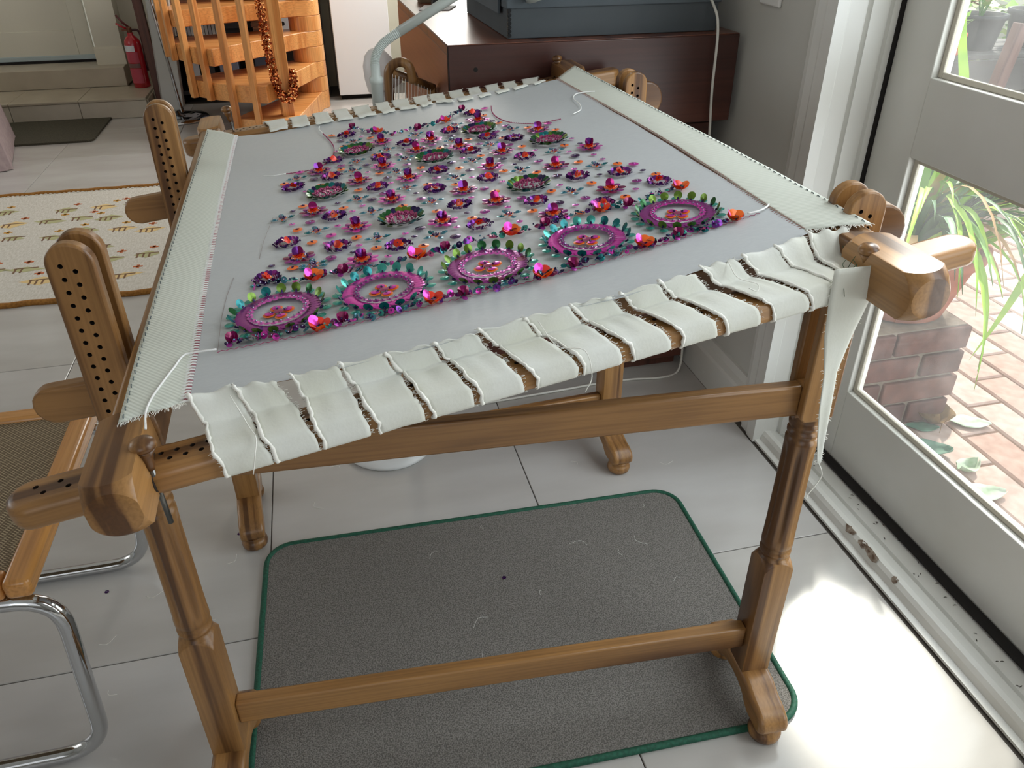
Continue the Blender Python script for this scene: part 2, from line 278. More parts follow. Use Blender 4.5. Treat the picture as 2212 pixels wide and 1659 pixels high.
# world XY of the motifs, seams and strips on the tilted cloth plane (metres)
DATA = {"motif":{"P":[[0.3016,0.6461],[0.2721,0.4983],[0.2649,0.4116],[0.2055,0.3905],[0.3482,0.4664],[0.3286,0.3221],[0.5363,0.6521],[0.4782,0.5588],[0.3959,0.5275],[0.5288,0.4824],[0.5665,0.4495],[0.4872,0.4197],[0.4236,0.3508],[0.4865,0.2755],[0.5581,0.344],[0.4059,0.2702],[0.2607,0.2311],[0.1971,0.165],[0.2602,0.12],[0.3327,0.0862],[0.4271,0.1873],[0.5239,0.1494],[0.4377,0.1036],[0.6024,0.2161],[0.6603,0.2008],[0.6919,0.1395],[0.5985,0.0971],[0.1748,0.0621]],"F":[[0.3575,0.5631],[0.2473,0.4513],[0.3463,0.4197],[0.3047,0.3668],[0.5361,0.5963],[0.6145,0.4734],[0.4378,0.5224],[0.4078,0.4773],[0.4758,0.455],[0.5326,0.3887],[0.4997,0.325],[0.5879,0.2762],[0.3771,0.3395],[0.4428,0.2415],[0.3424,0.257],[0.2337,0.2645],[0.287,0.1747],[0.2119,0.1069],[0.2861,0.0624],[0.4752,0.1764],[0.396,0.138],[0.5316,0.094],[0.6591,0.335],[0.626,0.1442]],"T":[[0.3111,0.5959],[0.3082,0.4713],[0.299,0.425],[0.2115,0.4341],[0.3615,0.509],[0.364,0.3818],[0.4178,0.5725],[0.4923,0.5918],[0.5746,0.5072],[0.4713,0.4979],[0.5243,0.4385],[0.3839,0.4411],[0.4808,0.3697],[0.6065,0.3471],[0.5366,0.2877],[0.442,0.3044],[0.3687,0.2973],[0.2967,0.2862],[0.191,0.2591],[0.2356,0.1881],[0.3112,0.2243],[0.31,0.1249],[0.3949,0.2206],[0.3803,0.0974],[0.2286,0.079],[0.48,0.1211],[0.5773,0.1627],[0.6411,0.2478],[0.2286,0.0697]],"G":[[0.3125,0.532],[0.2554,0.3359],[0.5248,0.5335],[0.6142,0.4078],[0.4287,0.4169],[0.5308,0.2161],[0.3466,0.1768]],"o":[[0.2758,0.6601],[0.3412,0.6023],[0.2923,0.5745],[0.3395,0.4918],[0.2809,0.4428],[0.3374,0.3887],[0.1921,0.4171],[0.247,0.3792],[0.3005,0.3262],[0.5517,0.6264],[0.565,0.5594],[0.6031,0.4997],[0.6403,0.459],[0.4971,0.4893],[0.55,0.4646],[0.4451,0.4683],[0.5673,0.3992],[0.6279,0.3666],[0.4979,0.3885],[0.4006,0.3802],[0.4551,0.3452],[0.5132,0.2961],[0.6228,0.2769],[0.5552,0.2639],[0.3988,0.296],[0.4372,0.2739],[0.4825,0.2152],[0.5526,0.1773],[0.2191,0.2968],[0.2748,0.2588],[0.2107,0.2052],[0.2846,0.1394],[0.2287,0.1503],[0.3055,0.093],[0.3539,0.2243],[0.3945,0.1809],[0.3613,0.0717],[0.4336,0.1322],[0.5107,0.1188],[0.6108,0.18],[0.563,0.0827],[0.6698,0.2389],[0.6999,0.1694],[0.6328,0.1085],[0.204,0.0791]],"k":[[0.2164,0.4651],[0.564,0.6739],[0.445,0.5751],[0.6397,0.5033],[0.2532,0.163],[0.2867,0.2104],[0.6889,0.2252]],"m":[[0.376,0.4691],[0.2826,0.4628],[0.3348,0.2911],[0.5058,0.5703],[0.5488,0.507],[0.5724,0.5324],[0.4363,0.4934],[0.5077,0.4529],[0.5515,0.4196],[0.5714,0.3119],[0.4154,0.3192],[0.4711,0.2349],[0.3819,0.409],[0.2277,0.2263],[0.3813,0.2408],[0.25,0.0881],[0.4533,0.1469],[0.5096,0.1721],[0.5855,0.1297],[0.6678,0.1573]],"d":[[0.2894,0.6157],[0.3224,0.4435],[0.2372,0.4169],[0.2708,0.3738],[0.3467,0.3593],[0.5551,0.5768],[0.4742,0.5267],[0.5244,0.3532],[0.4486,0.3787],[0.4678,0.3267],[0.6274,0.308],[0.5775,0.2342],[0.3154,0.2738],[0.3654,0.1306],[0.5495,0.1302],[0.4026,0.0819]],"s":[[0.327,0.6204],[0.2795,0.5501],[0.224,0.3636],[0.349,0.3328],[0.3205,0.4041],[0.6492,0.3955],[0.5812,0.368],[0.6078,0.2493],[0.4643,0.2926],[0.4001,0.3582],[0.5009,0.2509],[0.5188,0.6147],[0.6021,0.3159],[0.6248,0.3318],[0.4684,0.3924],[0.4135,0.5409],[0.3008,0.2545],[0.2036,0.2308],[0.3449,0.1222],[0.3166,0.0604],[0.2858,0.2398],[0.2459,0.1401],[0.2858,0.1119],[0.2634,0.1935],[0.4847,0.1479],[0.5696,0.1943],[0.4095,0.1117],[0.4475,0.2089],[0.5666,0.1117],[0.4866,0.0915],[0.6578,0.2704],[0.6535,0.2981],[0.6549,0.1284]],"e":[[0.2976,0.4538],[0.2942,0.401],[0.3611,0.5332],[0.2196,0.4077],[0.4818,0.5927],[0.4566,0.4787],[0.5152,0.4121],[0.3835,0.3896],[0.4351,0.3267],[0.5343,0.3174],[0.6521,0.3626],[0.3881,0.4992],[0.3781,0.2667],[0.2679,0.2836],[0.2043,0.2833],[0.2772,0.0934],[0.3547,0.1069],[0.1787,0.0981],[0.4312,0.1546],[0.6903,0.1931],[0.6318,0.2076],[0.6117,0.1186]],"M":[[0.189,-0.0348],[0.3026,-0.0319],[0.4214,-0.0223],[0.5441,-0.0034],[0.6675,0.0213]],"O":[[0.3577,0.627],[0.481,0.6247],[0.2296,0.0335],[0.2314,-0.0919],[0.3494,0.038],[0.4679,0.0555],[0.3502,-0.0833],[0.472,-0.0748],[0.5979,-0.0489],[0.5893,0.0746],[0.7056,0.099],[0.72,-0.0258]],"C":[[0.3154,0.6831],[0.5221,0.6829],[0.427,0.6021],[0.2625,0.0359],[0.2555,-0.0874],[0.144,-0.0829],[0.3842,0.0456],[0.5116,0.0604],[0.3826,-0.0827],[0.5086,-0.066],[0.6414,-0.0416],[0.6245,0.0749]]},"lines":{"neck":[[0.314,0.6899],[0.3403,0.6413],[0.3586,0.6125],[0.3861,0.5976],[0.408,0.6062],[0.4301,0.615],[0.4555,0.615],[0.476,0.6362],[0.5021,0.6619],[0.5239,0.6845]],"top":[[0.1578,0.0418],[0.1865,0.0451],[0.2077,0.0351],[0.2288,0.0355],[0.2504,0.0412],[0.2636,0.0376],[0.2932,0.0369],[0.3201,0.0335],[0.3496,0.0416],[0.3707,0.0412],[0.3852,0.0442],[0.4125,0.0545],[0.4419,0.0579],[0.4683,0.0569],[0.4947,0.0592],[0.5129,0.0611],[0.5499,0.075],[0.5877,0.0772],[0.6089,0.0781],[0.6261,0.0794],[0.6553,0.0853],[0.6867,0.1],[0.7076,0.1037]],"bot":[[0.1363,-0.0867],[0.156,-0.0873],[0.1883,-0.0884],[0.2116,-0.0874],[0.2302,-0.0915],[0.2564,-0.0874],[0.2825,-0.0895],[0.3068,-0.0874],[0.3264,-0.0864],[0.3498,-0.0836],[0.382,-0.0789],[0.4124,-0.0778],[0.4387,-0.0745],[0.4715,-0.0754],[0.5037,-0.0655],[0.5376,-0.0597],[0.5668,-0.0538],[0.5971,-0.0508],[0.625,-0.0464],[0.6422,-0.0405],[0.6806,-0.0363],[0.7192,-0.0286]],"zig":[[0.1293,-0.0973],[0.2347,-0.0976],[0.3331,-0.0906],[0.4795,-0.0767],[0.6017,-0.0559],[0.7528,-0.0207]],"armL":[[0.2607,0.684],[0.2677,0.646],[0.2742,0.6034],[0.2757,0.5658],[0.2714,0.5221],[0.2618,0.4948],[0.2476,0.4767],[0.2288,0.4672],[0.2104,0.4679],[0.1942,0.4698]],"armR":[[0.5787,0.6842],[0.5721,0.65],[0.5696,0.6144],[0.5729,0.5832],[0.5827,0.5521],[0.602,0.5287],[0.6231,0.5142],[0.648,0.5139],[0.6675,0.5175]],"thL":[[0.1293,-0.0973],[0.1112,-0.0953],[0.0979,-0.0962],[0.0914,-0.1165],[0.0824,-0.1473],[0.0772,-0.1695],[0.0756,-0.1919],[0.0795,-0.2188]],"th2":[[0.1942,0.4698],[0.1737,0.4693],[0.1574,0.4789]],"th3":[[0.2607,0.684],[0.2549,0.7156],[0.2557,0.7401]],"th4":[[0.6934,0.5307],[0.713,0.5492],[0.7232,0.5868],[0.7256,0.6283],[0.7357,0.6577],[0.7515,0.6669],[0.7771,0.6601]],"th5":[[0.7386,-0.0196],[0.7542,-0.0181],[0.7668,-0.0116],[0.7734,-0.005]],"pen1":[[0.1344,0.086],[0.1296,0.036],[0.1276,-0.0221],[0.1292,-0.0953]],"pen2":[[0.1772,0.2747],[0.1668,0.1909],[0.1628,0.1296]],"seamL":[[0.1061,-0.1796],[0.1058,-0.0949],[0.1018,0.0489],[0.0995,0.1842],[0.0974,0.4227],[0.098,0.7847]],"seamR":[[0.7744,-0.0839],[0.773,0.0056],[0.7744,0.1201],[0.7743,0.2557],[0.7702,0.4136],[0.7607,0.5982],[0.7504,0.8203]],"tapeL":[[0.0527,-0.1961],[0.0483,-0.0606],[0.0453,0.1287],[0.0425,0.3876],[0.0378,0.8611]],"tapeR":[[0.8408,-0.1068],[0.84,0.0039],[0.8364,0.189],[0.828,0.4158],[0.8127,0.9009]],"foldF":[[0.1091,-0.1777],[0.1474,-0.1723],[0.1852,-0.1763],[0.2063,-0.1775],[0.2469,-0.1773],[0.2899,-0.1734],[0.335,-0.1744],[0.3938,-0.1638],[0.4282,-0.1601],[0.4761,-0.1525],[0.5334,-0.1516],[0.5719,-0.1424],[0.6248,-0.1281],[0.6759,-0.1227],[0.7192,-0.1151],[0.7686,-0.0955]],"foldB":[[0.1027,0.7781],[0.1607,0.7608],[0.23,0.7722],[0.3261,0.778],[0.4062,0.7768],[0.5261,0.7984],[0.6202,0.8125],[0.7157,0.8136],[0.7504,0.8203]]},"strips":[[[0.1092,-0.1761],[0.1464,-0.1719],[0.1334,-0.2345],[0.1738,-0.2285]],[[0.15,-0.1746],[0.1848,-0.1774],[0.178,-0.2301],[0.2163,-0.2227]],[[0.2012,-0.176],[0.2437,-0.1777],[0.2205,-0.2243],[0.2617,-0.2218]],[[0.2456,-0.175],[0.2866,-0.1738],[0.2709,-0.2201],[0.3136,-0.2121]],[[0.2896,-0.1742],[0.3314,-0.1729],[0.3214,-0.2128],[0.362,-0.2113]],[[0.3352,-0.1727],[0.3765,-0.1698],[0.369,-0.2058],[0.4108,-0.2076]],[[0.3807,-0.1656],[0.4248,-0.1606],[0.4256,-0.2016],[0.4673,-0.2003]],[[0.4282,-0.1601],[0.4733,-0.1554],[0.4738,-0.1976],[0.5146,-0.1907]],[[0.4761,-0.1525],[0.5182,-0.1501],[0.527,-0.1922],[0.5682,-0.1895]],[[0.5311,-0.1483],[0.5711,-0.1443],[0.582,-0.1836],[0.6209,-0.1823]],[[0.5732,-0.143],[0.6147,-0.1366],[0.6326,-0.1792],[0.671,-0.1789]],[[0.625,-0.1282],[0.6642,-0.1247],[0.6872,-0.1726],[0.7293,-0.1671]],[[0.6759,-0.1227],[0.7169,-0.1153],[0.7337,-0.1669],[0.7685,-0.1616]],[[0.7194,-0.1147],[0.7619,-0.1022],[0.7685,-0.1598],[0.7785,-0.1561]],[[0.7666,-0.0989],[0.8091,-0.1049],[0.7823,-0.1483],[0.836,-0.1414]]],"back":[[[0.1306,0.9746],[0.1306,0.9746],[0.1609,0.7598],[0.1609,0.7598]],[[0.1775,0.9595],[0.1864,0.9533],[0.199,0.7641],[0.203,0.7614]],[[0.2246,0.9802],[0.2384,0.9703],[0.2418,0.7595],[0.2479,0.7553]],[[0.27,0.9754],[0.2813,0.9673],[0.2853,0.7606],[0.2903,0.7571]],[[0.3135,0.972],[0.3247,0.9639],[0.3241,0.7574],[0.3291,0.7539]],[[0.3607,0.9855],[0.3758,0.9743],[0.369,0.758],[0.3757,0.7533]],[[0.406,0.9714],[0.4139,0.9655],[0.4074,0.7636],[0.4109,0.7611]],[[0.4494,0.9787],[0.4611,0.9698],[0.4487,0.7591],[0.4539,0.7553]],[[0.4972,0.9525],[0.5002,0.9502],[0.4826,0.7756],[0.484,0.7745]],[[0.5324,0.998],[0.544,0.989],[0.5221,0.757],[0.5272,0.7532]],[[0.5742,0.9867],[0.588,0.9758],[0.5627,0.7604],[0.5688,0.7558]],[[0.6141,0.9988],[0.6271,0.9884],[0.6008,0.7698],[0.6065,0.7654]],[[0.6564,0.9984],[0.6677,0.9892],[0.6401,0.7769],[0.6451,0.773]],[[0.6947,0.9899],[0.7119,0.976],[0.6815,0.7928],[0.6892,0.7868]],[[0.7528,0.947],[0.7636,0.9382],[0.7228,0.8099],[0.7279,0.8059]]]}
# ------------------------------------------------------------------ the room
WX = 1.27                                   # inner face of the door wall
def tile_floor():
    mb = MB(); mb.box(-3.3, WX+0.02, -3.2, 5.6, -0.06, -0.0035)
    fl = struct('floor', mb, mat('tile_joint', (92, 86, 80), 0.8))
    ms = [mat('floor_tile_%s' % k, a, 0.16, rgb2=b, nscale=1.7, stretch=(1.0, 3.2, 1), ndetail=6, contrast=(0.3, 0.7), spec=0.55) for k, a, b in
          (('a', (196, 194, 191), (176, 172, 167)), ('b', (193, 190, 186), (171, 166, 160)), ('c', (198, 196, 194), (179, 175, 171)))]
    mes = []
    for m in ms:
        t = MB(); e = 0.2988; c = 0.0012
        v = [(-e, -e, -0.004), (e, -e, -0.004), (e, e, -0.004), (-e, e, -0.004), (-e, -e, -c), (e, -e, -c), (e, e, -c), (-e, e, -c),
             (-e+c, -e+c, 0), (e-c, -e+c, 0), (e-c, e-c, 0), (-e+c, e-c, 0)]
        t.add(v, [(0, 1, 5, 4), (1, 2, 6, 5), (2, 3, 7, 6), (3, 0, 4, 7), (4, 5, 9, 8), (5, 6, 10, 9), (6, 7, 11, 10), (7, 4, 8, 11), (8, 9, 10, 11)])
        mes.append(t.mesh('floor_tile', m))
    rnd = random.Random(3)
    for i in range(-4, 3):
        for j in range(-2, 9):
            x = 0.037 + 0.6*i - 0.3; y = 0.27 + 0.6*j - 0.3
            if x < -2.4 or y > 5.0: continue
            wide = x + 0.3 > WX
            link('floor_tile', rnd.choice(mes), fl, (x, y, 0))
    return fl
tile_floor()
mb = MB(); mb.box(-3.5, WX+0.3, -3.4, 6.6, 2.6, 2.7); struct('ceiling', mb, PAINT)
mb = MB(); mb.box(-3.5, -3.4, -3.3, 5.6, -0.06, 0.9); mb.box(-3.5, -3.4, -3.3, 1.2, 0.9, 2.6); mb.box(-3.5, -3.4, 2.7, 5.6, 0.9, 2.6); mb.box(-3.5, -3.4, 1.2, 2.7, 2.1, 2.6); struct('wall_left', mb, WALLM)
mb = MB(); mb.box(-3.5, WX+0.2, -3.3, -3.2, -0.06, 0.9); mb.box(-3.5, -1.2, -3.3, -3.2, 0.9, 2.6); mb.box(-0.2, WX+0.2, -3.3, -3.2, 0.9, 2.6); mb.box(-1.2, -0.2, -3.3, -3.2, 2.0, 2.6); struct('wall_front', mb, WALLM)
# door wall: solid beyond the cabinet, an opening for the glazed doors, a high window by the landing
mb = MB(); mb.box(WX, WX+0.2, 0.665, 4.0, -0.06, 2.6); mb.box(WX, WX+0.2, 4.0, 5.6, -0.06, 0.95); mb.box(WX, WX+0.2, -3.3, -1.15, -0.06, 2.6); mb.box(WX, WX+0.2, -1.15, 0.665, 2.12, 2.6)
struct('wall_right', mb, WALLM)
mb = MB(); mb.prism([(WX-0.034, 0), (WX, 0), (WX, 0.125), (WX-0.008, 0.125), (WX-0.016, 0.108), (WX-0.03, 0.102), (WX-0.034, 0.094)], 0.715, 4.8, axis=1); struct('baseboard_right', mb, PAINT)
# back wall with pier, steps and panelled door
YB = 5.45
mb = MB(); mb.box(-1.168, WX+0.2, YB, YB+0.12, -0.06, 2.6); mb.box(-3.5, -2.15, YB, YB+0.12, -0.06, 2.6); mb.box(-2.15, -1.168, YB, YB+0.12, 2.25, 2.6)
mb.box(-1.14, -0.97, 5.30, YB, 0.24, 2.6); struct('wall_back', mb, WALLC)
mb = MB(); mb.box(-1.15, -0.965, 5.286, 5.30, 0.24, 0.34); mb.box(-1.15, -0.965, 5.290, 5.30, 0.34, 0.352); struct('baseboard_back', mb, mat('cream_paint', (214, 208, 188), 0.4))
STEPM = mat('beige_step_stone', (190, 180, 160), 0.35, rgb2=(176, 165, 146), nscale=5)
st = MB(); st.box(-3.4, -0.79, 4.775, 5.6, 0.0, 0.105)
stp = struct('floor_step', st, STEPM)
for k in range(6):
    t = MB(); x = -0.80 - 0.4*k; t.box(x-0.397, x, 4.757, 4.772, 0.001, 0.104); obj('riser_tile', t, mat('step_riser', (206, 198, 182), 0.35, rgb2=(194, 186, 170), nscale=6), stp, bevel=0.002)
    t = MB(); t.box(x-0.397, x, 4.752, 5.17, 0.105, 0.12); obj('tread_tile', t, STEPM, stp, bevel=0.003)
st = MB(); st.box(-3.4, -0.97, 5.17, 5.6, 0.12, 0.24); struct('floor_landing', st, STEPM, bevel=0.004)
dm = mat('cream_door_paint', (212, 207, 190), 0.45)
d = MB(); d.box(-2.1, -1.185, YB+0.02, YB+0.06, 0.262, 2.2); dr = struct('door_1', d, dm)
for nm, b in (('door_stile', (-1.285, -1.185, 0.262, 2.2)), ('door_stile', (-2.1, -2.0, 0.262, 2.2)), ('door_rail', (-2.0, -1.285, 0.262, 0.44)), ('door_rail', (-2.0, -1.285, 1.1, 1.26)), ('door_rail', (-2.0, -1.285, 2.08, 2.2))):
    m_ = MB(); m_.box(b[0], b[1], YB+0.003, YB+0.021, b[2], b[3]); obj(nm, m_, dm, dr, bevel=0.003)
m_ = MB(); m_.box(-2.1, -1.18, YB-0.012, YB+0.01, 0.256, 0.286); obj('draught_strip', m_, mat('aluminium_strip', (176, 190, 192), 0.4, 0.3), dr, bevel=0.003)
m_ = MB(); m_.box(-2.1, -1.165, YB-0.016, YB+0.012, 0.241, 0.256); m_.box(-1.18, -1.165, YB-0.016, YB+0.01, 0.241, 0.295); obj('brush_seal', m_, DARKGAP, dr)

# glazed garden door with its jamb and sill
def garden_door():
    XD = 1.38; Y0, Y1 = 0.61, -0.24; S = 0.116; t = 0.042
    root = MB(); root.box(XD, XD+t, Y0-S, Y0, 0.006, 2.06); o = struct('door_2', root, PAINT, bevel=0.002)
    for nm, y0, y1, z0, z1 in (('door_stile', Y1, Y1+S, 0.006, 2.06), ('bottom_rail', Y1+S, Y0-S, 0.006, 0.209), ('middle_rail', Y1+S, Y0-S, 0.757, 0.906), ('top_rail', Y1+S, Y0-S, 1.94, 2.06)):
        m = MB(); m.box(XD, XD+t, y0, y1, z0, z1); obj(nm, m, PAINT, o, bevel=0.002)
    g = bpy.data.materials.new('dusty_glass'); g.use_nodes = True; nt = g.node_tree; L = nt.links.new
    for n in list(nt.nodes):
        if n.type == 'BSDF_PRINCIPLED': nt.nodes.remove(n)
    out = [n for n in nt.nodes if n.type == 'OUTPUT_MATERIAL'][0]
    tr = nt.nodes.new('ShaderNodeBsdfTransparent'); tr.inputs[0].default_value = (0.97, 0.985, 0.975, 1)
    gl = nt.nodes.new('ShaderNodeBsdfGlossy'); gl.inputs['Roughness'].default_value = 0.02
    df = nt.nodes.new('ShaderNodeBsdfTranslucent'); df.inputs[0].default_value = (0.9, 0.88, 0.85, 1)
    fr = nt.nodes.new('ShaderNodeFresnel'); fr.inputs[0].default_value = 1.35
    m1 = nt.nodes.new('ShaderNodeMixShader'); m2 = nt.nodes.new('ShaderNodeMixShader')
    tc = nt.nodes.new('ShaderNodeTexCoord'); no = nt.nodes.new('ShaderNodeTexNoise'); no.inputs['Scale'].default_value = 9; no.inputs['Detail'].default_value = 8
    ma = nt.nodes.new('ShaderNodeMapRange'); ma.inputs[1].default_value = 0.35; ma.inputs[2].default_value = 0.75; ma.inputs[3].default_value = 0.02; ma.inputs[4].default_value = 0.055
    L(tc.outputs['Object'], no.inputs['Vector']); L(no.outputs['Fac'], ma.inputs[0])
    ge = nt.nodes.new('ShaderNodeNewGeometry'); inv = nt.nodes.new('ShaderNodeMath'); inv.operation = 'SUBTRACT'; inv.inputs[0].default_value = 1.0; mu = nt.nodes.new('ShaderNodeMath'); mu.operation = 'MULTIPLY'
    L(ge.outputs['Backfacing'], inv.inputs[1]); L(fr.outputs[0], mu.inputs[0]); L(inv.outputs[0], mu.inputs[1])
    L(mu.outputs[0], m1.inputs[0]); L(tr.outputs[0], m1.inputs[1]); L(gl.outputs[0], m1.inputs[2])
    L(ma.outputs[0], m2.inputs[0]); L(m1.outputs[0], m2.inputs[1]); L(df.outputs[0], m2.inputs[2]); L(m2.outputs[0], out.inputs[0])
    PUTTY = mat('grey_putty', (196, 190, 176), 0.7)
    for nm, z0, z1 in (('lower', 0.209, 0.757), ('upper', 0.906, 1.94)):
        m = MB(); m.box(XD+0.022, XD+0.025, Y1+S-0.005, Y0-S+0.005, z0-0.005, z1+0.005); obj('glass_pane', m, g, o)
        m = MB(); a = 0.011
        for b in ((Y0-S-a, Y0-S, z0, z1), (Y1+S, Y1+S+a, z0, z1), (Y1+S+a, Y0-S-a, z0, z0+a), (Y1+S+a, Y0-S-a, z1-a, z1)):
            m.box(XD+0.014, XD+0.022, *b)
        obj('glazing_bead', m, PUTTY, o, bevel=0.002)
    m = MB(); m.box(1.352, 1.376, -0.30, 0.612, 0.0225, 0.0265); obj('gap_shade', m, DARKGAP, o)  # dark strip put in as the shade under the door
    m = MB(); m.box(1.372, 1.40, 0.6105, 0.6145, 0.02, 2.06); obj('gap_shade', m, DARKGAP, o)  # dark strip put in as the shade between door and jamb
    return g
GLASS = garden_door()
m = MB(); m.box(1.38, 1.422, -1.13, -1.01, 0.006, 2.06); o2 = struct('unseen_door', m, PAINT, bevel=0.002)  # unseen second glazed leaf, added to let sun onto the floor
for nm, b in (('bottom_rail', (-1.01, -0.37, 0.006, 0.209)), ('door_stile', (-0.37, -0.25, 0.006, 2.06)), ('middle_rail', (-1.01, -0.37, 0.757, 0.906)), ('top_rail', (-1.01, -0.37, 1.94, 2.06))):
    m = MB(); m.box(1.38, 1.422, *b); obj(nm, m, PAINT, o2, bevel=0.002)
for z0, z1 in ((0.204, 0.762), (0.901, 1.945)):
    m = MB(); m.box(1.402, 1.405, -1.015, -0.365, z0, z1); obj('glass_pane', m, GLASS, o2)
# jamb: stepped profile seen in plan, then the architrave on the wall face
m = MB(); m.prism([(1.262, 0.618), (1.296, 0.612), (1.300, 0.622), (1.306, 0.622), (1.310, 0.612), (1.344, 0.612), (1.348, 0.6205), (1.354, 0.6205), (1.358, 0.614), (1.372, 0.614), (1.372, 0.66), (1.262, 0.66)], 0.0, 2.12)
struct('trim_1', m, PAINT)
m = MB(); m.prism([(1.238, 0.618), (1.262, 0.616), (WX, 0.62), (WX, 0.72), (1.256, 0.72), (1.252, 0.70), (1.244, 0.69), (1.244, 0.665), (1.240, 0.655)], 0.0, 2.2)
struct('trim_2', m, PAINT)
m = MB(); m.prism([(1.244, 0.0), (1.45, 0.0), (1.45, 0.018), (1.318, 0.018), (1.314, 0.012), (1.306, 0.012), (1.302, 0.024), (1.280, 0.030), (1.268, 0.030), (1.262, 0.022), (1.258, 0.008), (1.244, 0.006)], -1.15, 0.618, axis=1)
sill = struct('trim_3', m, PAINT)
m = MB()
rnd = random.Random(11)
for cy, hw in ((0.165, 0.03), (0.195, 0.012), (0.24, 0.018), (0.09, 0.008)):
    poly = []
    for k in range(14):
        a = 2*pi*k/14; poly.append((1.2655 + 0.007*cos(a)*rnd.uniform(.6, 1.2), cy + hw*sin(a)*rnd.uniform(.7, 1.2)))
    v = [(x - 0.0005, y, 0.0306 - max(0, 1.2665 - x)*1.15) for x, y in poly]
    m.add(v, [tuple(range(14))])
obj('peeled_patch', m, mat('bare_rotten_wood', (92, 70, 54), 0.9, rgb2=(150, 138, 124), nscale=80), sill)
m = MB()
for k in range(46):
    y = rnd.uniform(-0.3, 0.58); x = rnd.uniform(1.322, 1.36); a = rnd.uniform(0, pi); l = rnd.uniform(.0015, .004)
    m.tube([(x, y, .0188), (x + l*cos(a), y + l*sin(a), .0192), (x+2*l*cos(a+.2), y+2*l*sin(a+.2), .0188)], [.0003, .0008, .0003], 5)
tag(stuff(obj('seed_debris', m, mat('dry_seed', (58, 50, 42), 0.9))), 'dry seeds scattered along the white door sill', 'debris')
m = MB(); m.box(1.262, WX, 0.868, 0.955, 0.988, 1.09); sk = obj('wall_socket', m, mat('white_plastic', (232, 232, 228), 0.3), bevel=0.004); tag(sk, 'white wall socket above the cabinet beside the garden door', 'socket')

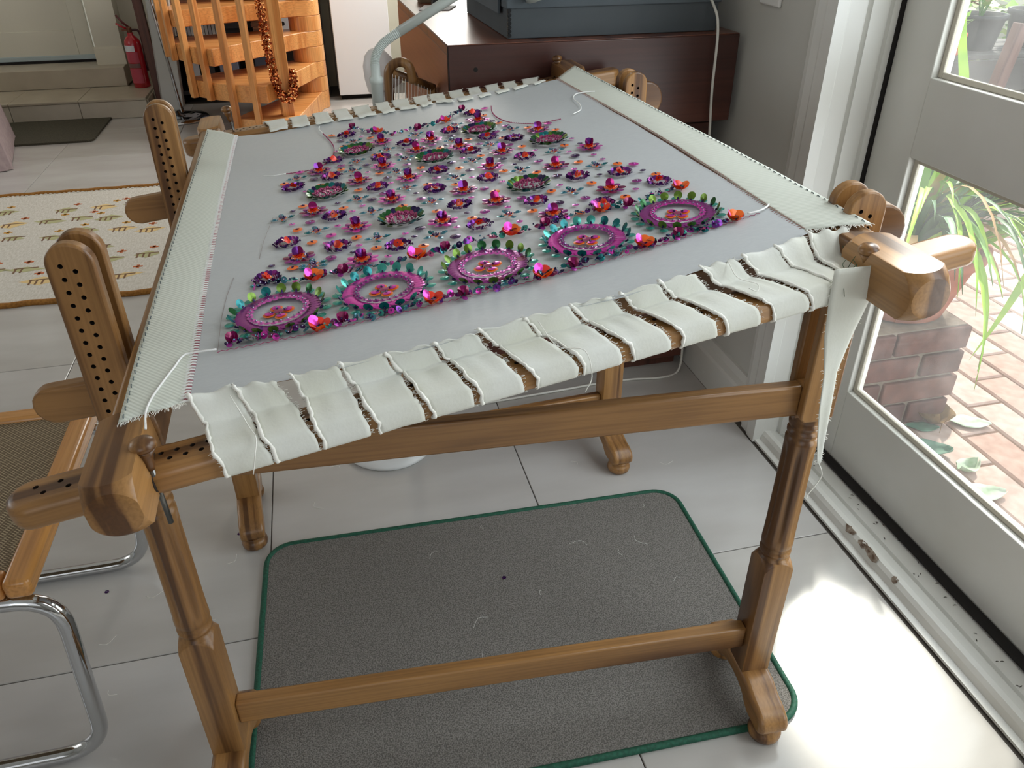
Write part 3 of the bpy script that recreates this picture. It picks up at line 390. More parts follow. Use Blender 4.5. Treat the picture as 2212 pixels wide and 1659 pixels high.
# ------------------------------------------------------------------ trestle stands
def head_outline(w=0.0235, z0=0.594, z1=0.912, r=0.006):
    top = [(w*cos(a), z1 - w + w*sin(a)) for a in [pi*k/14 for k in range(15)]]
    return [(-w+r, z0), (w-r, z0), (w, z0+r)] + top + [(-w, z0+r)]
def build_trestle(name, label, armz, M):
    root = thing(name, label, 'trestle', M=M); Wd = 0.8596
    for k, X in enumerate((0.0, Wd)):
        T = Matrix.Translation((X, 0, 0))
        # leg: square foot block with arched shoulders, turned and fluted shaft
        m = MB(); s = 0.0238
        m.box(X-s, X+s, -s, s, .082, .330)
        leg = obj('leg', m, WD[2], root)
        t_ = MB(); t_.lathe([(.040, .080), (.040, .304), (.0352, .310), (.0285, .322), (.0225, .330)], 48, T); trim(leg, t_)
        m = MB(); n = 64; prof = []
        for z, r in ((.322, .0225), (.330, .0225), (.332, .0196), (.338, .0194), (.340, .0226), (.345, .0228), (.347, .0204), (.351, .0222), (.354, .0206), (.357, .0228), (.366, .0230), (.374, .0228), (.40, .0226), (.44, .0224), (.48, .0221), (.52, .0218), (.548, .0216), (.554, .0218), (.557, .0192), (.561, .0185), (.564, .0212), (.568, .0214), (.570, .0188), (.574, .0185), (.577, .0210), (.581, .0214), (.584, .0190), (.588, .0205), (.592, .0200), (.598, .0200)):
            prof.append((r*1.03, z))
        vs, fs = [], []
        for r, z in prof:
            g = max(0.0, min(1.0, (z-.366)/.012, (.546-z)/.012))
            for i in range(n):
                a = 2*pi*i/n; q = abs(((a/(2*pi)*6 + .5) % 1) - .5)*2
                rr = r - g*0.0042*max(0, 1-q*2.2)**.5 - g*.0006
                vs.append((X + rr*cos(a), rr*sin(a), z))
        for j in range(len(prof)-1):
            for i in range(n): fs.append((j*n+i, j*n+(i+1) % n, (j+1)*n+(i+1) % n, (j+1)*n+i))
        m.add(vs, fs); obj('turned_shaft', m, WD[2], leg, smooth=True)
        # foot: sledge along the depth with two turned pads
        m = MB()
        half = [(0, .084), (.032, .084), (.044, .0825), (.058, .077), (.070, .0725), (.084, .0705), (.096, .067), (.106, .060), (.112, .050), (.1125, .040), (.109, .032), (.100, .028), (.062, .028), (.05, .034), (.036, .046), (.02, .052), (0, .053)]
        poly = half + [(-y, z) for y, z in half[-2:0:-1]]
        m.prism(poly, X-.0255, X+.0255, axis=0); ft = obj('foot', m, WD[1], root, bevel=0.008, seg=4)
        for sg in (-1, 1):
            m = MB(); m.lathe([(.012, 0.0), (.021, .001), (.0262, .006), (.0275, .014), (.0252, .022), (.021, .025), (.0235, .029), (.022, .031)], 22, Matrix.Translation((X, sg*.086, 0)))
            obj('bun_pad', m, WD[1], ft, smooth=True)
        # two perforated boards with the slot for the arm between them
        m = MB(); m.box(X-.0235, X+.0235, -.0095, .0095, .594, .645)
        obj('slot_block', m, WD[2], root)
        for yb in (-.0240, .0100):
            m = MB(); m.prism([(X+x, z) for x, z in head_outline()], yb, yb+.0140, axis=1)
            hb = obj('head_board', m, WD[2], root, bevel=0.0025, seg=2)
            c = MB(); rows = 14 if k == 0 else 14
            for i in range(rows*2):
                zc = .889 - .01435*(i//2) - (0.0062 if i % 2 else 0); xc = X - .0085 + (.0125 if i % 2 else 0)
                c.lathe([(.0026, yb-.004), (.0026, yb+.0105)] if yb < 0 else [(.0026, yb+.004), (.0026, yb+.018)], 10, Matrix.Translation((xc, 0, zc)) @ Matrix(((1, 0, 0, 0), (0, 0, 1, 0), (0, -1, 0, 0), (0, 0, 0, 1))))
            cut(hb, c, HOLE)
    m = MB(); m.box(.0238, Wd-.0238, -.0108, .0108, .131, .176); obj('stretcher', m, WD[0], root, bevel=0.003)
    m = MB(); m.box(.020, Wd-.020, -.0094, .0094, .597, .645); obj('top_rail', m, WD[0], root, bevel=0.003)
    # arm: slides in the slots, rises to the right, rounded ends, knuckle at the right head
    za, zb = armz
    def zc(x): return za + (zb-za)*(x+.03)/(.85)
    poly = []; h = .023
    for k in range(9):
        a = pi/2 + pi*k/8; poly.append((-.068 + .023*cos(a), zc(-.068) + h*sin(a)))
    poly += [(.2, zc(.2)-h), (.6, zc(.6)-h), (.86, zc(.86)-h)]
    cx, cz, rr = .892, .856, .034
    for k in range(11):
        a = -pi*.55 + pi*1.2*k/10; poly.append((cx + rr*cos(a), cz + rr*sin(a)))
    poly += [(.84, zc(.84)+h+.004), (.80, zc(.80)+h), (.5, zc(.5)+h), (.2, zc(.2)+h)]
    m = MB(); m.prism(poly, -.0088, .0088, axis=1); obj('support_arm', m, WD[0], root, bevel=0.003)
    return root
build_trestle('trestle_stand', 'near wooden trestle with turned legs standing on the grey mat', (.724, .818), Matrix.Rotation(R(-3.6), 4, 'Z'))
build_trestle('trestle_stand', 'far wooden trestle with turned legs before the dark cabinet', (.738, .822), Matrix.Translation((-.001, .618, 0)) @ Matrix.Rotation(R(3.963), 4, 'Z'))

# ------------------------------------------------------------------ embroidery frame (tilted plane z = .80 + .10 x)
NRM = Vector((-.1, 0, 1)).normalized(); EX = Vector((1, 0, .1)).normalized(); EY = Vector((0, 1, 0))
def PL(x, y, h=0.0): return Vector((x, y, .80 + .10*x)) + NRM*h
FR = Matrix(((EX.x, 0, NRM.x, 0), (EX.y, 1, NRM.y, 0), (EX.z, 0, NRM.z, 0), (0, 0, 0, 1)))
def PM(x, y, h=0.0, rot=0.0): return Matrix.Translation(PL(x, y, h)) @ FR @ Matrix.Rotation(rot, 4, 'Z')
fr = thing('embroidery_frame', 'large wooden slate frame lying tilted across both trestles', 'embroidery frame')
def bar(x0, y0, x1, y1, mouths, blk):
    """flat bar with a chamfered block at each end, slot side boxes left solid; local X across, Y along"""
    ang = math.atan2(-(x1-x0), y1-y0); Ln = math.hypot(x1-x0, y1-y0)
    M = PM(x0, y0, 0, ang); b = .115; xb, hb_ = blk
    m = MB(); m.box(-.019, .019, b-.01, Ln-b+.01, -.041, -.002)
    o = obj('bar', m, WD[1], fr, bevel=0.004, M=M)
    for y in (0, Ln-b):
        m = MB(); m.box(xb-hb_, xb+hb_, y, y+b, -.0515, .0012)
        bo = obj('end_block', m, WD[1], o, bevel=0.002, M=None)
        # both ends turned: the square block is trimmed by a coned bobbin, which leaves the curved shoulders
        t = MB(); zc = -.0255; out = (.0215, .030, .040) ; inn = (.026, .033, .040)
        e0, e1 = (out, inn) if y == 0 else (inn, out)
        t.lathe([(e0[0], y), (e0[1], y+.009), (e0[2], y+.024), (e1[2], y+b-.024), (e1[1], y+b-.009), (e1[0], y+b)], 48, Matrix.Translation((xb, 0, zc)) @ Matrix(((1, 0, 0, 0), (0, 0, 1, 0), (0, -1, 0, 0), (0, 0, 0, 1))))
        trim(bo, t)
        for sg in (-1, 1):     # dark plates painted as shaded slot mouths on the solid block
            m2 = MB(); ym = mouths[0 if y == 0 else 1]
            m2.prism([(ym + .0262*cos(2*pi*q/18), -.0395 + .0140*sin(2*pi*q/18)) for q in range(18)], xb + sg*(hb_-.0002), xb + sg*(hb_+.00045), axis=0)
            obj('slot_shade', m2, HOLE, o)
    return o
bar(.0605, -.290, .039, .988, (.0695, 1.243), (-.0045, .0205)); bar(.8225, -.238, .805, .992, (.0945, 1.198), (0, .0232))
def lath(x0, y0, x1, y1, hl, th=.027):
    ang = math.atan2(y1-y0, x1-x0); Ln = math.hypot(x1-x0, y1-y0)/1.0
    M = PM(x0, y0, -.027, ang); w = .0225
    poly = []
    for k in range(9):
        a = pi/2 + pi*k/8; poly.append((w*.9*cos(a)+.02, w*sin(a)))
    for k in range(9):
        a = -pi/2 + pi*k/8; poly.append((Ln-.02 + w*.9*cos(a), w*sin(a)))
    m = MB(); m.prism(poly, -th, 0); o = obj('lath', m, WD[0], fr, bevel=0.008, seg=4, M=M)
    c = MB()
    for x in hl:
        for dx, dy in ((0, .0045), (.0075, -.0060)):
            c.lathe([(.0025, -.012), (.0025, .004)], 10, Matrix.Translation((x+dx, dy, 0)))
    return cut(o, c, HOLE)
lath(-.045, -.2310, .962, -.128, [.025, .045] + [.128+.0135*k for k in range(40)] + [.80+.0135*k for k in range(9)])
lath(-.03, .944, .935, .956, [.10+.0135*k for k in range(56)], .036)
def peg(x, y, h0, lean):
    M = PM(x, y, h0) @ Matrix.Rotation(lean, 4, 'Y') @ Matrix.Diagonal((.88, .88, .95, 1))
    m = MB(); m.lathe([(.002, .018), (.0095, .0185), (.0125, .0215), (.0125, .0245), (.010, .028), (.004, .030), (.0001, .0302)], 20)
    m.lathe([(.0035, -.004), (.0052, .002), (.0050, .006), (.0068, .012), (.0105, .0185)], 18)
    o = obj('peg', m, WD[2], fr, smooth=True, M=M)
    m = MB(); m.lathe([(.0028, -.068), (.0028, -.002)], 12); obj('steel_pin', m, METAL, o, smooth=True)
peg(.0775, -.2380, -.021, 0.06); peg(.8030, -.1600, -.022, 0.0); peg(.074, .952, -.006, -.05); peg(.790, .958, -.010, 0.0)
# ------------------------------------------------------------------ the embroidered cloth
emb = thing('embroidered_cloth', 'pale silk sheet with bright sequin flowers laced into the wooden frame', 'embroidery')
def interp(line, t, axis):
    P = line
    for i in range(len(P)-1):
        a, b = P[i], P[i+1]
        if (a[axis] <= t <= b[axis]) or i == len(P)-2 or (i == 0 and t < a[axis]):
            k = (t-a[axis])/(b[axis]-a[axis]); return a[1-axis] + (b[1-axis]-a[1-axis])*k
LN = DATA['lines']; foldF = LN['foldF']; foldB = LN['foldB']; seamL = LN['seamL']; seamR = LN['seamR']; tapeL = LN['tapeL']; tapeR = LN['tapeR']
# sheet, slightly rippled between the seams
def sheetP(u, v):
    xa = .1065 - .0085*v; xb = .7735 - .023*v**2
    x = xa + (xb-xa)*u
    y0 = interp(foldF, x, 0); y1 = interp(foldB, x, 0)
    y = y0 + (y1-y0)*v
    h = .0016*noise.noise((x*3.2, y*9, 0)) + .0010*noise.noise((x*9, y*26, 3))*(1-min(1, v*4)) - .001
    h -= .004*sin(pi*u)*sin(pi*v)*.3
    return PL(x, y, h)
m = MB(); m.grid(sheetP, 60, 90); obj('silk_sheet', m, SHEETM, emb, smooth=True)
# webbing tapes with running stitch along the bars and lashing along the seam
def tape(seam, outer, nm):
    n = 60; m = MB(); rnd = random.Random(len(nm))
    def P(u, v):
        a0, a1 = seam[0], seam[-1]; b0, b1 = outer[0], outer[-1]
        ya = a0[1] + (a1[1]-a0[1])*v; yb = b0[1] + (b1[1]-b0[1])*v
        xa = interp(seam, ya, 1); xb = interp(outer, yb, 1)
        x = xa + (xb-xa)*u; y = ya + (yb-ya)*u
        if v in (0.0, 1.0): y += rnd.uniform(-.0016, .0016)
        return PL(x, y, .0022 - .0030*(1-u)**3 + .0008*noise.noise((x*20, y*14, 1)))
    m.grid(P, 14, 90); t = obj(nm, m, TAPEM, emb, smooth=True, solid=.0012)
    s = MB(); L = n*2                                  # dashed running stitch
    for k in range(78):
        v = (k+.25)/79; v2 = v + .0062
        a = P(.93, min(.9999, max(.0001, v))); b = P(.945 + rnd.uniform(-.01, .01), v2); a += NRM*.0012; b += NRM*.0012
        s.tube([a - NRM*.001, a*.8+b*.2+NRM*.0004, a*.2+b*.8+NRM*.0004, b - NRM*.001], .00055, 5)
    stuff(obj('running_stitch', s, THREADG, t))
    s = MB()
    for k in range(170):                               # lashing stitches across the seam
        v = (k+.5)/170; c = P(.0 if nm else 0, min(.9999, v)); w = .0036
        d = EX if seam is seamL else -EX
        a = c - d*w*.9 + NRM*.0012 + EY*rnd.uniform(-.0004, .0004); b = c + d*w*1.2 + NRM*.0016 + EY*rnd.uniform(-.0004, .0006) + (EY*.0022 if seam is seamR else Vector((0, 0, 0)))
        s.tube([a - NRM*.001, (a+b)/2 + NRM*.0006, b - NRM*.001], .00036, 4)
    stuff(obj('lashing_stitch', s, THREADB if seam is seamR else THREADR, t))
    if seam is seamL:
        s = MB()
        for k in range(170):
            v = (k+.02)/170; c = P(0, min(.9999, v)) + NRM*.001
            s.tube([c - EX*.0042, c + NRM*.0010, c + EX*.0042], .00085, 5)
        stuff(obj('seam_cord', s, THREADW, t))
    for end, sg in ((0.0001, -1), (.9999, 1)):           # frayed ends
        s = MB()
        for k in range(70):
            a = P(rnd.random(), end); b = a + EY*sg*rnd.uniform(.002, .007) + EX*rnd.uniform(-.003, .003) - Vector((0, 0, rnd.uniform(0, .002)))
            s.tube([a, (a+b)/2 + EX*rnd.uniform(-.001, .001), b], .0003, 4)
        stuff(obj('fray', s, FRAY, t))
    return t
tape(seamL, tapeL, 'webbing_tape'); tape(seamR, tapeR, 'webbing_tape')
# calico strips wrapped over the laths
def strip(TLp, TRp, BLp, BRp, back, i, cen=None):
    rnd = random.Random(i*7 + (100 if back else 0)); nu, nv = 10, 18
    sg = 1 if back else -1
    jl = [rnd.uniform(-.0012, .0012) for _ in range(nv+1)]; jr = [rnd.uniform(-.0012, .0012) for _ in range(nv+1)]
    ph = rnd.uniform(0, 9); puck = rnd.uniform(.0015, .0032)
    def base(u, v):
        # v 0..1: sheet edge, crest of the lath, lip, underneath
        ax = TLp[0] + (TRp[0]-TLp[0])*u; ay = TLp[1] + (TRp[1]-TLp[1])*u
        bx = BLp[0] + (BRp[0]-BLp[0])*u
        if back: yc = .9445 + .0124*(bx)
        else: yc = -.2335 + .1068*(bx+.045)
        x = ax + (bx-ax)*min(1, v/.78)
        yin = yc - sg*.0235; yout = yc + sg*.0240
        dy = ay if not back else ay
        if v < .34:
            t = v/.34; y = ay + (yin-ay)*t; h = .0012 - .0262*(t*t*(3-2*t))
        elif v < .60:
            t = (v-.34)/.26; y = yin + (yout - sg*.004 - yin)*t; h = -.025 + .0012*sin(pi*t)
        elif v < .72:
            t = (v-.60)/.12; a = t*pi/2; y = yout - sg*.004 + sg*.005*sin(a); h = -.025 - .006*(1-cos(a))
        elif v < .86:
            t = (v-.72)/.14; y = yout + sg*.001; h = -.031 - .021*t
        else:
            t = (v-.86)/.14; y = yout + sg*.001 - sg*.03*t; h = -.052 - .004*sin(min(1, t*2)*pi/2)
        h += puck*(.35 if back else 1)*max(0, 1-v*1.6)*sin(u*pi*(2+i % 3) + ph)*.8 + .0006*noise.noise((x*60, v*6, i))
        return x, y, h
    def P(u, v):
        j = min(nv, int(round(v*nv))); x, y, h = base(u, v)
        if u == 0: x += jl[j]
        if u == 1: x += jr[j]
        return PL(x, y, h + .0012)
    m = MB(); m.grid(P, nu, nv)
    o = obj('calico_strip', m, CALICO, emb, smooth=True, solid=.0010)
    s = MB()
    pts = [P(0, k/26*.88 + .005) + NRM*.0010 for k in range(27)]
    if not back:
        s.tube([p + Vector((rnd.uniform(-.0005, .0005), 0, rnd.uniform(-.0003, .0005))) for p in pts], [rnd.uniform(.0011, .0024) for _ in pts], 6)
    for k in range(90 if not back else 24):
        v = rnd.uniform(.02, .86); e = rnd.random() < .65
        a = P(0 if not e else 1, v); d = EX*((1 if e else -1)*rnd.uniform(.001, .0042)) + EY*rnd.uniform(-.002, .002) + NRM*rnd.uniform(-.0005, .0016)
        s.tube([a, a + d*.6 + NRM*.0004, a + d], .00028, 3)
    stuff(obj('frayed_edge', s, FRAY, o, smooth=True))
    return o
for i, (a, b, c, d) in enumerate(DATA['strips']):
    strip(a, b, c, d, False, i)
bk = DATA['back']
for i in range(len(bk)-1):
    oL, oR = bk[i][1], bk[i+1][0]; iL, iR = bk[i][3], bk[i+1][2]; oL = (oL[0]+.0015, oL[1]); iL = (iL[0]+.003, iL[1]); oR = (oR[0]-.001, oR[1]); iR = (iR[0]-.002, iR[1])
    strip(iL, iR, oL, oR, True, i)
# torn tail hanging from the last strip at the door side
tl = [(.757, .812), (.757, .812), (.760, .800), (.770, .789), (.775, .7905), (.7815, .7905), (.787, .792)]; zz = [.868, .832, .791, .742, .692, .650, .617]
def tailP(u, v):
    k = v*6; i = min(5, int(k)); t = k-i
    xa = tl[i][0] + (tl[i+1][0]-tl[i][0])*t; xb = tl[i][1] + (tl[i+1][1]-tl[i][1])*t; z = zz[i] + (zz[i+1]-zz[i])*t
    return Vector((xa + (xb-xa)*u + .0008*noise.noise((v*30, u*2, 5)), -.1735 - .006*sin(u*3+v*5)*v*(1-v) - .010*v + .020*(1-v)*max(0, u-.8), z))
m = MB(); m.grid(tailP, 8, 30); o = obj('torn_tail', m, CALICO, emb, smooth=True, solid=.001)
s = MB(); rnd = random.Random(5)
for k in range(90):
    v = rnd.random(); e = rnd.choice((0, 1)); a = tailP(e, v); s.tube([a, a + Vector(((1 if e else -1)*rnd.uniform(.001, .004), rnd.uniform(-.001, .001), rnd.uniform(-.003, .001)))], .00026, 3)
s.tube(curve_pts([tailP(.5, 1), (.794, -.186, .607), (.796, -.186, .597), (.791, -.186, .585), (.783, -.186, .571), (.784, -.186, .566)], 4), .0007, 5)
stuff(obj('frayed_edge', s, FRAY, o))
def thread(nm, pts, r, m_, h=.0018, n=5):
    s = MB(); s.tube(curve_pts([PL(p[0], p[1], (p[2] if len(p) > 2 else h)) for p in pts], n), r, 6); return obj(nm, s, m_, emb, smooth=True)
thread('loose_thread', LN['thL'], .0011, THREADW, .0042); thread('loose_thread', LN['th4'], .0010, THREADW, .0025)
thread('loose_thread', LN['th2'], .0007, THREADW); thread('loose_thread', LN['th3'], .0009, THREADW); thread('loose_thread', LN['th5'], .0012, THREADW, .003)
for pts in ([(.148, -.19, .003), (.160, -.215, -.018), (.166, -.232, -.020), (.163, -.243, -.030), (.156, -.243, -.050)], [(.44, -.17, .002), (.452, -.19, -.018), (.475, -.205, -.02), (.478, -.214, -.045), (.470, -.216, -.06)],
            [(.66, -.125, .004), (.665, -.14, -.012), (.68, -.155, -.016), (.676, -.163, -.02), (.668, -.16, -.016)]):
    thread('loose_thread', pts, .0005, FRAY)
s = MB(); rnd = random.Random(9)
for k in range(9):
    a = PL(.80 + rnd.uniform(-.02, .02), -.135 + rnd.uniform(-.03, .02), -.012); b = a + Vector((rnd.uniform(-.02, .02), rnd.uniform(-.03, .0), rnd.uniform(-.03, 0)))
    s.tube(curve_pts([a, (a+b)/2 + Vector((rnd.uniform(-.01, .01), 0, .004)), b], 4), .00035, 4)
stuff(obj('stray_thread', s, mat('green_thread', (70, 98, 74), 0.8), emb))
s = MB()
for k in range(3):
    s.tube(curve_pts([PL(.822+.002*k, -.125, -.004), PL(.838, -.150-.004*k, -.015), PL(.843-.002*k, -.172, -.035), PL(.842+.003*k, -.185, -.06-.008*k)], 5), .0006, 5)
stuff(obj('stray_thread', s, mat('crimson_thread', (178, 40, 70), 0.7), emb))
# chain stitch outlines and pencil lines
s = MB()
for key in ('armL', 'armR'):
    P = curve_pts([PL(x, y, .001) for x, y in LN[key]], 8); acc = 0
    for i in range(len(P)-1):
        d = (P[i+1]-P[i]); n = max(1, int(d.length/.0022))
        for k in range(n):
            a = P[i] + d*(k/n); b = P[i] + d*((k+.72)/n); s.tube([a - NRM*.0006, (a+b)/2 + NRM*.0007, b - NRM*.0006], .00075, 5)
Z = LN['zig']; tot = 0; pts = []
ZP = curve_pts([PL(x, y, .001) for x, y in Z], 24); up = 1
acc = [0]
for i in range(len(ZP)-1): acc.append(acc[-1] + (ZP[i+1]-ZP[i]).length)
N = 150; k = 0
for q in range(N+1):
    t = acc[-1]*q/N
    while k < len(acc)-2 and acc[k+1] < t: k += 1
    p = ZP[k] + (ZP[k+1]-ZP[k])*((t-acc[k])/(acc[k+1]-acc[k])); pts.append(p + EY*(.0016 if q % 2 else -.0016))
s.tube(pts, .00042, 5)
stuff(obj('chain_stitch', s, mat('magenta_thread', (150, 52, 92), 0.55), emb))
s = MB()
for key in ('pen1', 'pen2'): s.tube([PL(x, y, .0002) for x, y in LN[key]], .00022, 4)
stuff(obj('pencil_line', s, mat('pencil', (150, 136, 132), 0.9), emb))

# ------------------------------------------------------------------ sequin motifs: one mesh of each kind, shared
QL = list(Q.values()); QI = {k: i for i, k in enumerate(Q)}
def D(m, name, x, y, z, r, tilt=0.0, az=0.0, n=12, ry=None, dome=None):
    """sequin at x,y,z tilted by tilt about the axis square to azimuth az (it leans up and away from az)"""
    m.m = QI[name]
    m.disc(Matrix.Translation((x, y, z)) @ Matrix.Rotation(az, 4, 'Z') @ Matrix.Rotation(-tilt, 4, 'Y'), r, n, r*.10 if dome is None else dome, ry)
def BD(m, name, x, y, z, r): m.m = QI[name]; m.ball((x, y, z), r)
def put(nm, me, x, y, rot=0.0, h=.0004, s=1.0, parent=None):
    o = link(nm, me, parent or emb); o.matrix_local = PM(x, y, h, rot) @ Matrix.Scale(s, 4); return o
def kids(o, lst):
    for nm, me in lst:
        c = link(nm, me, o)
    return o
def f_parts(seed, pal, cup):
    rnd = random.Random(seed); a = MB(); b = MB(); c = MB()
    for k in range(8):
        t = 2*pi*k/8 + rnd.uniform(-.1, .1)
        D(a, pal[k % len(pal)], .0140*cos(t), .0140*sin(t), .0016, .0066, rnd.uniform(.0, .12), t, ry=.0054)
        for q in (.0082, .0106): BD(b, 'silver' if q < .01 else 'ink', q*cos(t), q*sin(t), .0026, .0012)
    for k in range(5): D(c, 'orange', .0052*cos(k*1.26), .0052*sin(k*1.26), .0018, .0050, .35, k*1.26)
    for k in range(cup):
        t = pi/2 + (k-(cup-1)/2)*1.25 + rnd.uniform(-.15, .15)
        D(c, 'cup' if k % 2 == 0 else 'violet', .0032*cos(t), .0032*sin(t), .0086, .0062, 1.15, t, n=14)
    for k in range(3):
        t = -pi/2 + (k-1)*.8; D(c, 'red', .0030*cos(t), .0030*sin(t), .0048, .0046, .8, t)
    mk = lambda m, n_: m.mesh(n_, QL)
    return mk(a, 'petals'), mk(b, 'bead_ring'), mk(c, 'cup')
FV = [f_parts(1, ('magenta', 'plum'), 3), f_parts(2, ('plum', 'wine', 'plum'), 2), f_parts(3, ('pink', 'plum', 'wine', 'magenta'), 3), f_parts(4, ('wine', 'plum'), 1)]
rnd = random.Random(21)
for i, (x, y) in enumerate(DATA['motif']['F']):
    v = FV[i % 4]; o = put('sequin_flower', v[0], x, y, rnd.uniform(-.25, .25)); kids(o, [('bead_ring', v[1]), ('cup', v[2])])
def p_parts(seed):
    rnd = random.Random(seed); a = MB(); b = MB()
    for k in range(17):
        t = 2*pi*k/17; r = .0128 + rnd.uniform(-.0012, .0012)
        D(a, rnd.choice(('violet', 'violet', 'dark', 'plum')), r*cos(t), r*sin(t), .0022, .0034, rnd.uniform(.5, 1.3), t + rnd.uniform(-1, 1), n=9)
        D(a, rnd.choice(('violet', 'dark')), (r+.002)*cos(t+.18), (r+.002)*sin(t+.18), .0014, .0028, rnd.uniform(.2, .9), t, n=9)
        if k % 2: BD(a, 'dark', (r+.0038)*cos(t), (r+.0038)*sin(t), .0020, .0012)
        BD(a, 'rose', (r-.004)*cos(t), (r-.004)*sin(t), .0014, .0010)
    for k in range(3): D(b, 'red' if k else 'orange', .0016*cos(k*2.1), .0016*sin(k*2.1), .0026+.0012*k, .0050, .35+.35*k, pi/2 + rnd.uniform(-.6, .6), n=12)
    BD(b, 'ink', 0, -.001, .0055, .0011)
    return a.mesh('bead_wreath', QL), b.mesh('red_centre', QL)
PV = [p_parts(k) for k in range(4)]
for i, (x, y) in enumerate(DATA['motif']['P']):
    v = PV[i % 4]; kids(put('bead_wreath', v[0], x, y, rnd.uniform(0, 6.28)), [('red_centre', v[1])]).children[0].rotation_euler.z = 0
def t_parts(seed):
    rnd = random.Random(seed); a = MB()
    for k in range(4):
        t = k*pi/2 + .12; D(a, 'blue' if (k+seed) % 3 else 'teal', .0122*cos(t), .0122*sin(t), .0012, .0052, rnd.uniform(.02, .2), t, ry=.0040)
        for q in (.0105, .0128): BD(a, 'silver' if k % 2 else 'blue', q*cos(t), q*sin(t), .0022, .0011)
        BD(a, 'silver', .0072*cos(t), .0072*sin(t), .0012, .0009)
    for k in range(3): D(a, 'orange', .004*cos(k*2.1+.5), .004*sin(k*2.1+.5), .0008, .0030, .1, 0, n=9)
    D(a, 'rose' if seed % 2 else 'dark', 0, 0, .0020, .0042, .1, 1)
    for k in range(6): BD(a, 'ink' if k % 2 else 'silver', .0040*cos(k*1.05), .0040*sin(k*1.05), .0028, .0010)
    return a.mesh('sequin_cross', QL)
TV = [t_parts(k) for k in range(3)]
for i, (x, y) in enumerate(DATA['motif']['T']): put('sequin_cross', TV[i % 3], x, y, rnd.uniform(-.15, .25))
def g_parts(seed):
    rnd = random.Random(seed); a = MB(); b = MB()
    for k in range(24):
        t = 2*pi*k/24; nm = rnd.choice(('green', 'teal', 'olive', 'green', 'ink'))
        D(a, nm, .0262*cos(t), .0262*sin(t),  .0034, .0056, rnd.uniform(.4, .8), t + rnd.uniform(-.2, .2))
        if k % 2: D(a, rnd.choice(('ink', 'teal', 'olive')), .0280*cos(t+.1), .0280*sin(t+.1), .0018, .0044, .25, t)
    for k in range(26):
        t = 2*pi*k/26; q = .0195 if k % 2 else .0170
        D(b, 'rose', q*cos(t), q*sin(t), .0022, .0034, rnd.uniform(.3, 1.0), t + rnd.uniform(-.6, .6), n=9); BD(b, 'wine', (q-.002)*cos(t), (q-.002)*sin(t), .0028, .0012)
    for k in range(22):
        t = rnd.uniform(0, 6.28); q = rnd.uniform(.002, .0125); BD(b, rnd.choice(('rose', 'wine', 'rose')), q*cos(t), q*sin(t), .0020, .0016)
    return a.mesh('green_ring', QL), b.mesh('rose_centre', QL)
GV = [g_parts(k) for k in range(3)]
for i, (x, y) in enumerate(DATA['motif']['G']):
    v = GV[i % 3]; kids(put('sequin_wreath', v[0], x, y, rnd.uniform(0, 6)), [('rose_centre', v[1])])
def single(col, bead, r):
    a = MB(); D(a, col, 0, 0, .0009, r, .03, .5, n=14); BD(a, bead, 0, 0, .0018, r*.20); BD(a, bead, r*.26, 0, .0016, r*.14); BD(a, bead, -r*.26, .0002, .0016, r*.14)
    return a.mesh('sequin', QL)
SV = dict(o=single('orange', 'ink', .0070), k=single('magenta', 'plum', .0074), m=single('plum', 'silver', .0070), d=single('dark', 'silver', .0074), s=single('pink', 'silver', .0046), e=single('dark', 'silver', .0044))
for k, me in SV.items():
    for x, y in DATA['motif'][k]: put('sequin', me, x, y, rnd.uniform(0, 6.28))
